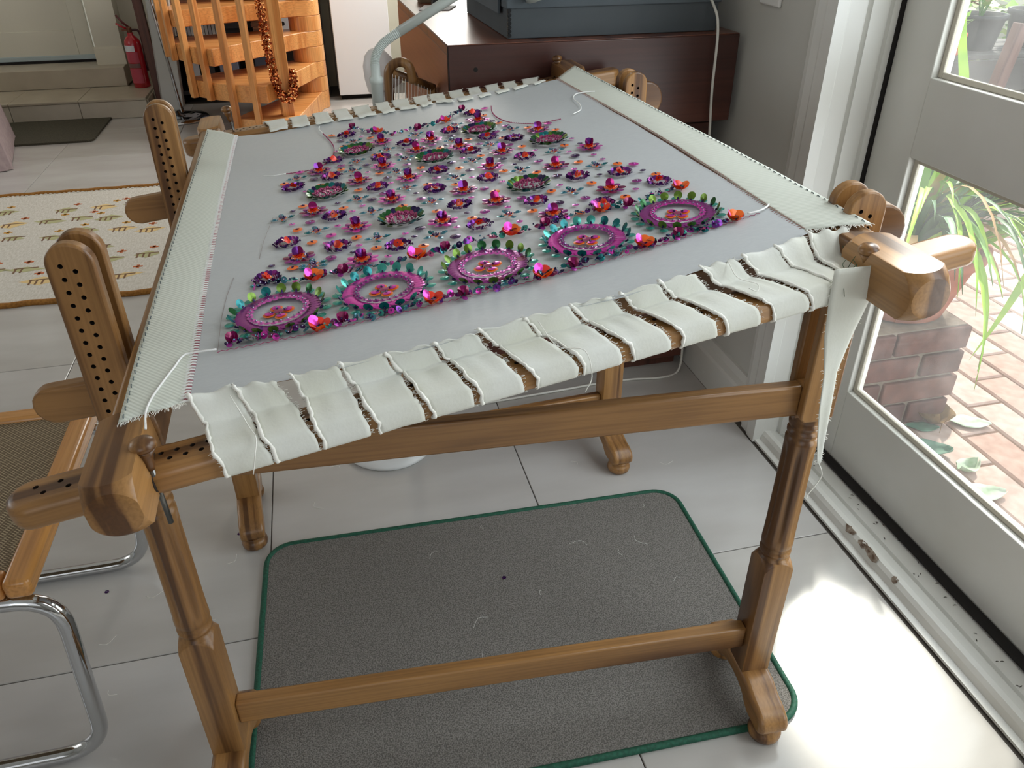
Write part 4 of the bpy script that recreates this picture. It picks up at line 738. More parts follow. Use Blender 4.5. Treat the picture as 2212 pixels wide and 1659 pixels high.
# medallions
def md(nm, r, tilt, bead=None):
    a = MB(); D(a, nm, 0, 0, 0, r, 0, 0, n=16)
    if bead: BD(a, bead, 0, 0, .0016, .0012)
    return a.mesh('sequin', QL)
SQ = {}
def sqm(nm, r, bead=None):
    k = (nm, r, bead)
    if k not in SQ: SQ[k] = md(nm, r, 0, bead)
    return SQ[k]
def locm(x, y, z, tilt, az): return Matrix.Translation((x, y, z)) @ Matrix.Rotation(az, 4, 'Z') @ Matrix.Rotation(-tilt, 4, 'Y')
def medallion(x, y, ring, inner, stand, seed):
    rnd = random.Random(seed); c = MB()
    for k in range(4):
        t = k*pi/2 + .25
        D(c, 'orange', .0105*cos(t), .0105*sin(t), .0010, .0068, .04, t, n=16); D(c, 'magenta', .0102*cos(t), .0102*sin(t), .0022, .0047, .06, t, n=14)
        BD(c, 'silver', .0085*cos(t), .0085*sin(t), .0032, .0011); BD(c, 'ink', .0065*cos(t), .0065*sin(t), .0030, .0011)
    D(c, 'rose', 0, 0, .0026, .0052, .05, 1)
    o = put('sequin_medallion', c.mesh('centre_flower', QL), x, y, 0)
    N = 42
    for k in range(N):
        t = 2*pi*k/N; col = ring[0] if rnd.random() < .93 else ring[2]
        link('sequin', sqm(col, .0070), o, M=Matrix.Translation((.0388*cos(t), .0388*sin(t), .0022)) @ Matrix.Rotation(t + pi/2, 4, 'Z') @ Matrix.Rotation(.13, 4, 'Y'))
    for k in range(26):
        t = 2*pi*k/26; link('small_sequin', sqm(inner, .0038, 'silver'), o, M=locm(.0300*cos(t), .0300*sin(t), .0040, rnd.uniform(-.1, .2), t))
    b = MB()
    for k in range(18):
        t = 2*pi*k/18 + .1; col = rnd.choice(stand)
        link('standing_sequin', sqm(col, .0054), o, M=locm(.0490*cos(t), .0490*sin(t), .0066, rnd.uniform(.85, 1.25), t + rnd.uniform(-.15, .15)))
        D(b, 'aqua', .0520*cos(t+.06), .0520*sin(t+.06), .0010, .0054, .05, t)
        for q in range(3): BD(b, 'ink', (.0462 + q*.0012)*cos(t), (.0462 + q*.0012)*sin(t), .0024 + q*.0008, .0014)
    link('aqua_base', b.mesh('aqua_base', QL), o)
    return o
MC = [(('plum', 'plum', 'violet'), 'pink', ('olive', 'olive', 'green', 'teal')), (('magenta', 'magenta', 'plum'), 'plum', ('teal', 'teal', 'aqua')), (('plum', 'plum', 'wine'), 'pink', ('olive', 'green', 'olive')),
      (('magenta', 'magenta', 'pink'), 'plum', ('teal', 'teal', 'aqua')), (('plum', 'wine', 'plum'), 'magenta', ('olive', 'olive', 'green'))]
for i, (x, y) in enumerate(DATA['motif']['M']): medallion(x, y, *MC[i], i)
# border: orange blossoms, magenta buds and fine beading
def o_mesh(seed):
    rnd = random.Random(seed); a = MB()
    for k in range(5):
        t = 2*pi*k/5 + rnd.uniform(-.3, .3); D(a, rnd.choice(('orange', 'red', 'orange')), .0062*cos(t), .0062*sin(t), .0050, .0076, rnd.uniform(.45, 1.0), t, n=16)
    D(a, 'magenta', -.004, .006, .0088, .0068, 1.1, 2.2, n=16); D(a, 'wine', .011, .002, .002, .006, .2, 0)
    for k in range(5): BD(a, 'ink', rnd.uniform(-.003, .003), rnd.uniform(-.004, .002), .0040, .0014)
    return a.mesh('blossom', QL)
def c_mesh(seed):
    rnd = random.Random(seed); a = MB()
    for k in range(4):
        t = pi/2 + (k-1.5)*1.1; D(a, 'cup' if k % 2 else 'rose', .0036*cos(t), .0036*sin(t), .0070, .0070, 1.1, t, n=14)
    for k in range(3): D(a, 'plum', .009*cos(k*2.1), .009*sin(k*2.1), .0022, .0042, .4, k)
    return a.mesh('bud', QL)
OV = [o_mesh(k) for k in range(3)]; CV = [c_mesh(k) for k in range(2)]
for i, (x, y) in enumerate(DATA['motif']['O']): put('sequin_blossom', OV[i % 3], x, y, rnd.uniform(-.5, .5), s=.95 if y < .3 else .8)
for i, (x, y) in enumerate(DATA['motif']['C']): put('sequin_bud', CV[i % 2], x, y, rnd.uniform(-.5, .5), s=.8)
for key in ('neck', 'top', 'bot'):
    a = MB(); P = LN[key]
    meds = DATA['motif']['M']
    for i in range(len(P)-1):
        d = math.hypot(P[i+1][0]-P[i][0], P[i+1][1]-P[i][1]); n = max(1, int(d/.0034))
        for k in range(n):
            x = P[i][0] + (P[i+1][0]-P[i][0])*k/n + rnd.uniform(-.003, .003); y = P[i][1] + (P[i+1][1]-P[i][1])*k/n + rnd.uniform(-.004, .005)
            if any((x-mx)**2 + (y-my)**2 < .047**2 for mx, my in meds): continue
            col = rnd.choice(('teal', 'aqua', 'violet', 'rose', 'dark', 'plum', 'blue', 'magenta', 'ink')); z = rnd.uniform(.0015, .0055)
            Mx = FR.inverted() @ Matrix.Translation(PL(x, y)); 
            b = MB(); D(b, col, 0, 0, z, rnd.uniform(.0026, .0048), rnd.uniform(0, 1.2), rnd.uniform(0, 6.28), n=9); BD(b, rnd.choice(('silver', 'ink', 'blue')), 0, 0, z+.001, .0011)
            a.m = 0
            off = len(a.v); T4 = PM(x, y)
            a.v += [tuple(T4 @ Vector(p)) for p in b.v]; a.f += [tuple(q+off for q in f) for f in b.f]; a.mi += b.mi
    stuff(link('border_beading', a.mesh('border_beading', QL), emb))
# ------------------------------------------------------------------ floor coverings
def floor_mat():
    c = (.485, .190); rz = R(-1.6)
    o = thing('door_mat', 'grey carpet mat with green bound edge under the embroidery frame', 'mat', (c[0], c[1], 0), rz)
    hx, hy = .462, .308
    m = MB(); m.prism(rounded(-hx, hx, -hy, hy, .055, 8), .0005, .0075)
    g = mat('grey_carpet', (138, 134, 129), 0.95, rgb2=(98, 95, 91), nscale=420, ndetail=2, bump=0.9, bscale=420, contrast=(.38, .62), spec=0.1)
    nt = g.node_tree; b = nt.nodes['Principled BSDF']
    obj('carpet', m, g, o, bevel=.002)
    m = MB(); P = rounded(-hx, hx, -hy, hy, .055, 10); m.tube([(x, y, .0052) for x, y in P + [P[0]]], .0062, 8, caps=False)
    obj('green_binding', m, mat('green_binding', (24, 90, 68), 0.7, rgb2=(16, 70, 52), nscale=200, bump=0.4, bscale=260), o, smooth=True)
    rnd = random.Random(2); s = MB()
    for k in range(13):
        x, y = rnd.uniform(-hx*.9, hx*.9), rnd.uniform(-hy*.9, hy*.9); a = rnd.uniform(0, 6.28); l = rnd.uniform(.004, .02)
        s.tube(curve_pts([(x, y, .0085), (x+l*cos(a), y+l*sin(a), .0095), (x+2*l*cos(a+.6), y+2*l*sin(a+.6), .0085)], 4), .00022, 4)
    tag(stuff(obj('thread_scraps', s, FRAY, M=Matrix.Translation((c[0], c[1], 0)))), 'short white thread ends lying on the grey mat', 'thread')
floor_mat()
s = MB(); rnd = random.Random(4)
for k in range(26):
    x, y = rnd.uniform(-.3, 1.1), rnd.uniform(.05, 1.0); a = rnd.uniform(0, 6.28); l = rnd.uniform(.005, .02)
    if .02 < x < .96 and -.14 < y < .51: continue
    s.tube(curve_pts([(x, y, .0006), (x+l*cos(a), y+l*sin(a), .0009), (x+2*l*cos(a+.7), y+2*l*sin(a+.7), .0006)], 4), .00035, 4)
tag(stuff(obj('thread_scraps', s, FRAY)), 'fine white thread ends lying on the bare tiles', 'thread')
for nm, x, y, lb in (('sequin', -.032, .575, 'stray purple sequin lying on the tile beside the far left trestle foot'), ('sequin', -.285, .462, 'stray purple sequin lying beside the chrome chair runner'), ('sequin', .507, .30, 'stray red sequin lying on the grey mat')):
    o = link(nm, SV['e'], None, (x, y, .0085 if x > .04 else .0002)); tag(o, lb, 'sequin')
m = MB()
P = [(-1.02, 4.82), (-1.60, 4.84), (-1.60, 4.19), (-1.035, 4.19)]
m.prism(rounded(-1.62, -1.03, 4.19, 4.80, .04, 5), .0005, .012)
o = obj('dark_mat', m, mat('dark_mat_pile', (84, 80, 66), 0.95, rgb2=(62, 60, 50), nscale=200, bump=.5, bscale=200)); tag(o, 'dark olive doormat lying in front of the stone step', 'mat')
def kilim():
    o = thing('kilim_rug', 'cream woven rug with small brown motifs and ochre border', 'rug', (0, 0, 0))
    x0, x1, y0, y1 = -1.75, -.33, 1.945, 3.225
    cm = mat('cream_wool', (216, 212, 204), 0.95, rgb2=(198, 193, 182), nscale=160, bump=.5, bscale=260, stretch=(1, .3, 1), spec=.1)
    m = MB(); m.box(x0, x1, y0, y1, .0004, .006); obj('woven_field', m, cm, o, bevel=.002)
    bm_ = mat('ochre_wool', (164, 112, 48), 0.95, rgb2=(134, 88, 34), nscale=120)
    for y in (y0, y1):
        m = MB(); pts = [(x0 + (x1-x0)*k/40, y + .004*sin(k*1.7), .006) for k in range(41)]; m.tube(pts, .012, 6); obj('bound_edge', m, bm_, o, smooth=True)
    m = MB()
    for y, sg in ((y0+.014, 1), (y1-.014, -1)):
        for k in range(70):
            x = x0 + (x1-x0)*(k+.5)/70; m.box(x-.004, x+.006, y-.006, y+.006, .006, .0085)
    stuff(obj('edge_stitches', m, cm, o))
    cols = [mat('brown_wool', (122, 92, 68), .95), mat('ochre_wool_light', (206, 152, 66), .95), mat('rust_wool', (194, 104, 58), .95), mat('sage_wool', (178, 176, 132), .95), mat('pale_gold_wool', (222, 194, 138), .95)]
    m = MB(); rnd = random.Random(8); z0, z1 = .0058, .0066
    def b(x, y, w, h): m.box(x-w/2, x+w/2, y-h/2, y+h/2, z0, z1)
    for i in range(9):
        for j in range(6):
            x = -1.62 + i*.135 + rnd.uniform(-.02, .02) + (.06 if j % 2 else 0); y = 2.13 + j*.165 + rnd.uniform(-.03, .03)
            if rnd.random() < .22 or x > -.42: continue
            if j not in (0,) or rnd.random() < .5:
                m.m = 3 if rnd.random() < .5 else 4
                a = rnd.uniform(-.5, .5); hw, hh = rnd.uniform(.05, .08), rnd.uniform(.025, .045); zz = .0064
                m.add([(x-hw, y+a*.03, zz), (x, y-hh, zz), (x+hw, y-a*.03, zz), (x, y+hh, zz)], [(0, 1, 2, 3)])
                z0, z1 = .0058, .0070
            m.m = 0; b(x, y+.012, .085, .007)
            for k in range(rnd.choice((2, 3, 3, 4))): b(x-.035+.022*k, y-.010, .007, .040)
            m.m = rnd.choice((1, 2)); cx, cy = x + rnd.uniform(-.05, .05), y + .075; b(cx, cy, .034, .011); b(cx, cy, .011, .030)
    stuff(obj('woven_motifs', m, cols, o))
kilim()
# ------------------------------------------------------------------ cantilever chair
def chair():
    o = thing('cantilever_chair', 'chrome cantilever chair with woven cane seat in wooden frame', 'chair', (-.45, .30, 0))
    def q(x, y, z): return (x+.45, y-.30, z)
    zs = .405
    xr, xl = -.212, -.66; yn, yf = .075, .545
    for nm, a, b_, c_, d_, ax in (('front_rail', xr-.036, xr, yn, yf, 1), ('back_rail', xl, xl+.036, yn, yf, 1)):
        m = MB(); m.box(*[v+.45 for v in (a, b_)], *[v-.30 for v in (c_, d_)], zs-.032, zs); obj('seat_rail', m, CHAIRW, o, bevel=.008, seg=3)
    for y in (yn, yf-.036):
        m = MB(); m.box(xl+.036+.45, xr-.036+.45, y-.30, y+.036-.30, zs-.032, zs); obj('seat_rail', m, wood('honey_wood_x', (212, 152, 84), (176, 112, 52), 0, .8, .25, .4) if 'honey_wood_x' not in MATS else MATS['honey_wood_x'], o, bevel=.008, seg=3)
    m = MB(); m.box(xl+.034+.45, xr-.034+.45, yn+.034-.30, yf-.034-.30, zs-.014, zs-.008)
    cane = mat('woven_cane', (168, 148, 118), 0.75)
    nt = cane.node_tree; L = nt.links.new; b = nt.nodes['Principled BSDF']
    tc = nt.nodes.new('ShaderNodeTexCoord'); ck = nt.nodes.new('ShaderNodeTexWave'); ck.inputs['Scale'].default_value = 110; ck.bands_direction = 'DIAGONAL'; ck2 = nt.nodes.new('ShaderNodeTexWave'); ck2.inputs['Scale'].default_value = 75; ck2.bands_direction = 'Y'
    mx = nt.nodes.new('ShaderNodeMath'); mx.operation = 'MULTIPLY'; cr = nt.nodes.new('ShaderNodeValToRGB')
    cr.color_ramp.elements[0].color = lin((104, 88, 66)) + (1,); cr.color_ramp.elements[1].color = lin((186, 168, 138)) + (1,); cr.color_ramp.elements[0].position = .1; cr.color_ramp.elements[1].position = .6
    for w in (ck, ck2): L(tc.outputs['Object'], w.inputs['Vector'])
    L(ck.outputs['Fac'], mx.inputs[0]); L(ck2.outputs['Fac'], mx.inputs[1]); L(mx.outputs[0], cr.inputs[0]); L(cr.outputs[0], b.inputs['Base Color'])
    bp = nt.nodes.new('ShaderNodeBump'); bp.inputs['Strength'].default_value = .6; bp.inputs['Distance'].default_value = .001; L(mx.outputs[0], bp.inputs['Height']); L(bp.outputs[0], b.inputs['Normal'])
    obj('cane_seat', m, cane, o)
    r = .0125
    def bend(pts, rad=.07, n=7):
        out = [Vector(pts[0])]
        for i in range(1, len(pts)-1):
            p = Vector(pts[i]); a = (Vector(pts[i-1])-p).normalized(); c = (Vector(pts[i+1])-p).normalized()
            A = p + a*rad; C = p + c*rad
            for k in range(n+1):
                t = k/n; out.append(A*(1-t)**2 + p*2*t*(1-t) + C*t*t)
        out.append(Vector(pts[-1])); return out
    yA, yB = yn+.012, yf-.02
    path = [q(xl-.02, yA, .80), q(xl, yA, zs-.045), q(xr+.022, yA, zs-.045), q(xr-.002, yA, r), q(xl+.02, yA, r), q(xl+.02, yB, r), q(xr-.002, yB, r), q(xr+.022, yB, zs-.045), q(xl, yB, zs-.045), q(xl-.02, yB, .80)]
    m = MB(); m.tube(bend(path), r, 16); obj('chrome_tube', m, CHROME, o, smooth=True)
    m = MB(); m.box(xl-.03+.45, xl-.01+.45, yn-.30, yf-.30, .62, .82); obj('backrest', m, cane, o, bevel=.006)
chair()
# ------------------------------------------------------------------ cabinet with archive box
CF = 1.0
def cabinet():
    o = thing('plan_chest', 'dark reddish wooden cabinet standing against the wall by the garden door', 'cabinet', (.55, CF, 0))
    W_, Dp = .714-.012, .97
    m = MB(); m.box(0, W_, 0, Dp, .72, .9195); obj('upper_case', m, MAHOG, o, bevel=.003)
    m = MB(); m.box(.001, W_-.001, .001, Dp-.001, .9195, .921); obj('top_board', m, MAHOGY, o)
    m = MB(); m.box(.006, W_-.028, .030, Dp, .03, .712); obj('lower_case', m, MAHOG, o, bevel=.003)
    m = MB(); m.box(.02, W_-.045, .05, Dp-.02, 0, .03); obj('plinth', m, DARKW, o)
    m = MB(); m.box(.010, W_-.03, .026, Dp-.01, .712, .72); obj('shadow_joint', m, DARKGAP, o)
    m = MB(); m.box(-.0015, .001, .004, Dp-.01, .735, .90); obj('side_panel', m, MAHOGY, o)
    # oval hand hole: a dark plate paints its shade on the end panel
    m = MB(); P = [(Dp*.62 + .075*cos(2*pi*k/20), .745 + .018*sin(2*pi*k/20)) for k in range(20)]; m.prism(P, -.003, .001, axis=0); obj('hand_hole_shade', m, DARKGAP, o)
    m = MB(); m.lathe([(.005, -.0008), (.005, .0008)], 12, Matrix.Translation((.062, -.0002, .868)) @ Matrix.Rotation(pi/2, 4, 'X')); obj('keyhole', m, DARKGAP, o)
    m = MB(); m.box(-.0006, .0012, -.0012, .0012, .722, .918); obj('edge_line', m, DARKGAP, o)
cabinet()
ZT = .9215
def archive_box():
    gm = mat('grey_archive_board', (80, 86, 90), 0.8, rgb2=(72, 78, 82), nscale=6); gm2 = mat('grey_archive_lid', (88, 96, 102), 0.8, rgb2=(80, 88, 94), nscale=6)
    o = thing('archive_box', 'large grey archival box with lid slightly askew on the dark cabinet', 'box', (.697, 1.045, ZT))
    m = MB(); m.box(0, .512, 0, .50, 0, .115); obj('tray', m, gm, o, bevel=.002)
    m = MB(); m.box(-.004, .518, -.004, .505, .062, .135); obj('lid', m, gm2, o, bevel=.003)
    m = MB(); m.prism([(0, .03), (.36, .03), (.42, .13), (-.01, .13)], -.012, -.006, axis=0, M=Matrix.Translation((0, .05, .018))); obj('side_flap', m, gm2, o, bevel=.001)
    for k in range(7):
        m = MB(); m.lathe([(.0045, -.004), (.0045, .004)], 8, Matrix.Translation((.003, -.001, .008 + .0085*k)) @ Matrix.Rotation(pi/2, 4, 'X')); obj('corner_staple', m, mat('black_metal', (30, 30, 32), .4, .6), o)
archive_box()
m = MB(); m.prism([(0, 0), (.085, -.02), (.12, .07), (.03, .10)], 0, .003); o = obj('paper_sheet', m, mat('paper', (238, 238, 240), .8), loc=(.572, 1.62, ZT)); tag(o, 'white paper sheet lying on the cabinet left of the grey box', 'paper')
m = MB(); m.box(0, .045, 0, .06, 0, .05); o = obj('small_carton', m, mat('brown_card', (108, 88, 66), .8), loc=(.60, 1.80, ZT), bevel=.002); tag(o, 'small brown carton at the back of the cabinet top', 'box')
m = MB(); m.box(0, .05, 0, .04, 0, .025); m.box(.004, .046, .004, .036, .025, .029); o = obj('dark_tin', m, mat('black_plastic', (34, 34, 36), .4), loc=(.625, 1.70, ZT), bevel=.002); tag(o, 'small black tin beside the paper on the cabinet', 'tin')
# white cable: hangs over the cabinet front, then trails on the floor
m = MB(); m.tube(curve_pts([(1.195, 1.20, 1.06), (1.185, 1.03, .985), (1.186, .988, .93), (1.188, .984, .80), (1.197, .984, .68), (1.204, .983, .50), (1.21, 1.0, .30), (1.206, 1.0, .10), (1.195, .988, .006), (1.13, .965, .004), (1.05, .975, .004), (.95, .978, .004), (.85, .970, .004), (.72, .962, .004), (.60, .955, .004), (.50, .96, .004), (.42, .965, .005)], 6), .0033, 8)
o = obj('white_cable', m, mat('white_flex', (222, 220, 212), .5), smooth=True); tag(o, 'white electric cable hanging down the dark cabinet front and trailing over the floor', 'cable')
# ------------------------------------------------------------------ gooseneck lamp on floor stand
def lampstand():
    lm = mat('pale_grey_enamel', (196, 204, 200), .35)
    X, Y = .392, 1.03
    o = thing('gooseneck_lamp', 'pale grey gooseneck floor lamp standing behind the embroidery frame', 'lamp', (X, Y, 0))
    m = MB(); m.lathe([(.11, 0), (.115, .006), (.115, .014), (.10, .022), (.03, .030), (.018, .034)], 30, Matrix.Translation((-.065, -.20, 0))); obj('base_disc', m, mat('white_enamel', (228, 230, 230), .3), o, smooth=True)
    m = MB(); m.tube(curve_pts([(-.065, -.20, .02), (-.065, -.20, .06), (-.03, -.09, .11), (0, 0, .16), (0, 0, .3)], 6) + [Vector((0, 0, .78))], .011, 12); obj('stand_pole', m, lm, o, smooth=True)
    m = MB(); m.lathe([(.0135, .60), (.0135, .845), (.0150, .846), (.0150, .856), (.0105, .860), (.0105, .885)], 20); obj('socket', m, lm, o, smooth=True)
    pts = curve_pts([(0, 0, .875), (.001, 0, .893), (.008, 0, .910), (.022, 0, .926), (.040, 0, .938), (.062, 0, .950)], 12)
    m = MB(); m.tube(pts, [.0088 + (.0016 if i % 2 else 0) for i in range(len(pts))], 14); obj('gooseneck', m, lm, o, smooth=False)
    m = MB(); m.tube([(.058, 0, .948), (.22, .0, 1.034), (.34, .0, 1.10)], .0105, 14); obj('arm_tube', m, lm, o, smooth=True)
    m = MB(); m.lathe([(.012, .0), (.03, .02), (.07, .07), (.075, .10), (.07, .10), (.03, .03)], 24, Matrix.Translation((.36, 0, 1.12)) @ Matrix.Rotation(R(150), 4, 'Y')); obj('lamp_shade', m, lm, o, smooth=True)
lampstand()
# small lap loom with strung warp, and the white shell behind the lamp
def loom():
    o = thing('lap_loom', 'small wooden loom strung with pale threads behind the gooseneck lamp', 'loom', (.43, 1.16, .62), R(-18))
    m = MB(); P = [(0, 0, .10), (0, 0, .20), (.006, 0, .232), (.03, 0, .246), (.052, 0, .236), (.060, 0, .20)]; m.tube(curve_pts(P, 6), .011, 10); obj('curved_post', m, WD[2], o, smooth=True)
    m = MB(); m.tube([(.012, -.004, .222), (.05, .02, .205), (.10, .05, .178)], .010, 10); obj('top_bar', m, WD[0], o, smooth=True)
    m = MB(); m.tube([(.0, -.01, .10), (.09, .05, .09)], .010, 10); obj('bottom_bar', m, WD[0], o, smooth=True)
    m = MB(); m.box(-.012, .012, -.012, .012, -.62+.0, .11); m.box(-.12, .12, -.10, .10, -.62, -.60); m.box(.085, .105, .04, .06, -.60, .18); obj('stand', m, WD[2], o, bevel=.002)
    s = MB()
    for k in range(13):
        t = k/12; s.tube([(.014+.08*t, -.014+.052*t, .222-.042*t), (.004+.08*t, -.02+.055*t, .09)], .0009, 4)
    stuff(obj('warp_threads', s, THREADW, o))
loom()
def small_lamp():
    wm = mat('white_moulded_plastic', (226, 220, 218), .35)
    o = thing('small_lamp', 'small lamp with white domed shade half hidden behind the gooseneck tube', 'lamp', (.425, 1.36, 0))
    m = MB(); m.lathe([(.044, -.052), (.0455, -.05), (.044, -.02), (.038, .012), (.026, .034), (.012, .044), (.0005, .046)], 28, Matrix.Translation((0, 0, .822)) @ Matrix.Rotation(R(-14), 4, 'Y'), caps=False); obj('shade', m, wm, o, smooth=True, solid=.002)
    m = MB(); m.tube([(.012, 0, .775), (.012, 0, .70), (0, 0, .55), (0, 0, .02)], .007, 10); obj('stem', m, wm, o, smooth=True)
    m = MB(); m.lathe([(.068, 0), (.07, .006), (.06, .014), (.008, .024)], 24); obj('base', m, wm, o, smooth=True)
small_lamp()
# ------------------------------------------------------------------ white cupboard, spiral stair and the things round it
def cupboard():
    o = thing('white_cupboard', 'plain white cupboard standing behind the spiral stair', 'cupboard', (.42, 4.95, 0))
    m = MB(); m.box(0, .37, 0, .48, .03, 1.25); obj('carcass', m, PAINT, o, bevel=.004)
    m = MB(); m.box(-.002, .372, -.02, -.002, .032, 1.25); obj('cupboard_door', m, mat('white_laminate', (236, 236, 238), .3), o, bevel=.004)
    m = MB(); m.box(.01, .36, .02, .46, 0, .03); obj('plinth', m, DARKGAP, o)
cupboard()
def stair():
    cx, cy = .245, 4.78; Rb = .852; o = thing('spiral_stair', 'orange pine spiral stair with stacked round column and slim balusters', 'staircase', (cx, cy, 0))
    levels = [(0.0, .11, 250, 258), (.20, .295, 224, 246), (.385, .478, 203, 225), (.565, .655, 180, 204), (.75, .84, 160, 182)]
    Ro = .832
    for k, (z0, z1, a0, a1) in enumerate(levels):
        poly = [(.10*cos(R(a1+60)), .10*sin(R(a1+60)))]
        a0_, a1_ = a0-14, a1+(6 if k else 4)
        poly = []
        for q in range(13):
            a = R(a0_ + (a1_-a0_)*q/12); poly.append(((Ro+(.01 if k == 0 else 0))*cos(a), (Ro+(.01 if k == 0 else 0))*sin(a)))
        for q in range(9):
            a = R(a1_ + 40 + (a0_-a1_+280)*q/8 - 0); poly.append((.1005*cos(a), .1005*sin(a)))
        m = MB(); m.prism(poly, z0, z1); obj('tread', m, PINE[0], o, bevel=.004)
    prev = .11
    for k in range(len(levels)-1):
        m = MB(); m.lathe([(.099, levels[k][1]+.0005), (.1, levels[k][1]+.003), (.1, levels[k+1][0]-.003), (.099, levels[k+1][0]-.0005)], 36); obj('column_spacer', m, PINE[2], o, smooth=False)
        for p in o.children[-1].data.polygons: p.use_smooth = len(p.vertices) == 4
    for a, r, zb in ((205.5, Rb, .385), (217, Rb, .20), (227, Rb, .20), (238.2, Rb, .02), (247, Rb-.02, .02), (195, Rb, .385), (184, Rb, .565)):
        x, y = r*cos(R(a)), r*sin(R(a)); M = Matrix.Translation((x, y, 0)) @ Matrix.Rotation(R(a), 4, 'Z')
        m = MB(); m.box(-.017, .017, -.017, .017, zb, zb+.95); obj('baluster', m, PINE[2], o, bevel=.003, M=M)
    m = MB(); m.box(-.034, .034, -.034, .034, 0, 1.05); obj('newel_post', m, PINE[2], o, bevel=.003, M=Matrix.Translation((-.162, -.69, .1105)) @ Matrix.Rotation(R(12), 4, 'Z'))
stair()
def garland():
    o = thing('sequin_garland', 'copper sequin garland looped round the orange newel post', 'garland', (.083, 4.09, 0))
    cm = [mat('copper_foil', (214, 130, 78), .22, 1.0), mat('bright_copper', (246, 190, 130), .15, 1.0), mat('dark_copper', (132, 58, 36), .3, .9)]
    rnd = random.Random(6); m = MB()
    path = curve_pts([(-.062, -.045, .78), (-.060, -.05, .62), (-.056, -.055, .48), (-.045, -.058, .36), (-.030, -.062, .27), (-.005, -.064, .215), (.025, -.062, .21), (.048, -.05, .245), (.055, -.02, .30), (.050, .01, .35)], 10)
    for p in path:
        for k in range(34):
            a = rnd.uniform(0, 6.28); r = rnd.uniform(.004, .026); m.m = rnd.choice((0, 0, 1, 2))
            c = p + Vector((r*cos(a), r*sin(a)*.6 - .002, rnd.uniform(-.012, .012)))
            m.disc(Matrix.Translation(c) @ Matrix.Rotation(rnd.uniform(0, 6.28), 4, 'Z') @ Matrix.Rotation(rnd.uniform(.4, 2.4), 4, 'Y'), rnd.uniform(.004, .007), 7, .001)
    s = obj('foil_sequins', m, cm, o); stuff(s)
    for i, t in enumerate((8, 22, 34, 46, 60, 72, 84)):
        if t >= len(path): break
        p = path[t]; f = MB()
        for k in range(6):
            a = k*1.05; f.m = 0 if k % 2 else 2; f.disc(Matrix.Translation(p + Vector((.011*cos(a), -.026, .011*sin(a)))) @ Matrix.Rotation(pi/2, 4, 'X') @ Matrix.Rotation(a, 4, 'Z') @ Matrix.Rotation(-.5, 4, 'Y'), .011, 9, .002)
        f.m = 1; f.ball(p + Vector((0, -.030, 0)), .006); obj('foil_flower', f, cm, o)
garland()
def extinguisher():
    rm = mat('red_enamel', (176, 22, 36), .25, coat=.4); o = thing('fire_extinguisher', 'red fire extinguisher with white label standing on the stone step', 'fire extinguisher', (-.868, 5.115, .1205))
    m = MB(); m.lathe([(.048, 0), (.052, .004), (.052, .265), (.046, .29), (.028, .312), (.018, .318), (.018, .335)], 28); obj('cylinder', m, rm, o, smooth=True)
    def wrap(nm, z0, z1, a0, a1, m_):
        m = MB(); n = 12; v = []
        for k in range(n+1):
            a = R(a0 + (a1-a0)*k/n); v += [(.0526*cos(a), .0526*sin(a), z0), (.0526*cos(a), .0526*sin(a), z1)]
        m.add(v, [(2*k, 2*k+2, 2*k+3, 2*k+1) for k in range(n)]); obj(nm, m, m_, o, smooth=True)
    wrap('white_label', .225, .262, 200, 285, mat('label_white', (222, 222, 226), .5)); wrap('pink_label', .155, .222, 200, 300, mat('label_pink', (186, 72, 88), .5)); wrap('grey_label', .125, .152, 200, 300, mat('label_grey', (120, 84, 80), .5)); wrap('pink_label', .03, .12, 200, 300, mat('label_pink', (186, 72, 88), .5))
    m = MB(); m.lathe([(.012, .33), (.016, .338), (.016, .362), (.010, .37)], 14); m.box(-.045, -.01, -.006, .006, .345, .356); obj('valve', m, mat('brass_dark', (110, 70, 50), .4, .6), o, smooth=False)
    m = MB(); m.tube([(.0, 0, .366), (-.03, 0, .395), (-.06, -.005, .44)], .007, 8); obj('carry_handle', m, mat('dark_red', (92, 30, 30), .4), o, smooth=True)
    m = MB(); m.tube([(-.01, 0, .355), (-.05, 0, .375), (-.072, -.004, .392)], .006, 8); obj('squeeze_lever', m, rm, o, smooth=True)
    m = MB(); m.tube(curve_pts([(.01, 0, .35), (.05, 0, .345), (.062, 0, .30), (.060, 0, .20), (.058, 0, .10)], 6), .007, 8); obj('hose', m, mat('dark_hose', (60, 22, 24), .5), o, smooth=True)
extinguisher()
def mirror():
    o = thing('standing_mirror', 'tall chrome rimmed mirror seen edge on above its round chrome base', 'mirror', (-.62, 4.65, 0))
    m = MB(); m.lathe([(.19, 0), (.195, .006), (.19, .014), (.12, .022), (.03, .03), (.022, .05)], 36); obj('base_disc', m, CHROME, o, smooth=True)
    m = MB(); m.tube([(.02, .03, .03), (.0, .03, .9), (0, .03, 1.3)], .014, 12); obj('stem', m, mat('black_stem', (40, 38, 40), .35, .5), o, smooth=True)
    m = MB(); P = rounded(-.075, .06, .06, 1.4, .05, 6); m.prism(P, -.05, -.01, axis=1, M=Matrix.Rotation(R(4), 4, 'Y')); obj('back_panel', m, mat('silver_grey_panel', (168, 168, 164), .3, .6), o, bevel=.01)
    m = MB(); m.tube([(.045, -.045, .05), (.0, -.045, .7), (-.045, -.04, 1.38)], .011, 12); obj('chrome_rim', m, CHROME, o, smooth=True)
mirror()
m = MB(); m.box(-.028, .028, -.02, .02, 0, 1.6); o = obj('wooden_post', m, DARKW, M=Matrix.Translation((-.745, 4.98, 0)) @ Matrix.Rotation(R(-1), 4, 'Y'), bevel=.003); tag(o, 'dark brown wooden post standing behind the chrome mirror', 'post')
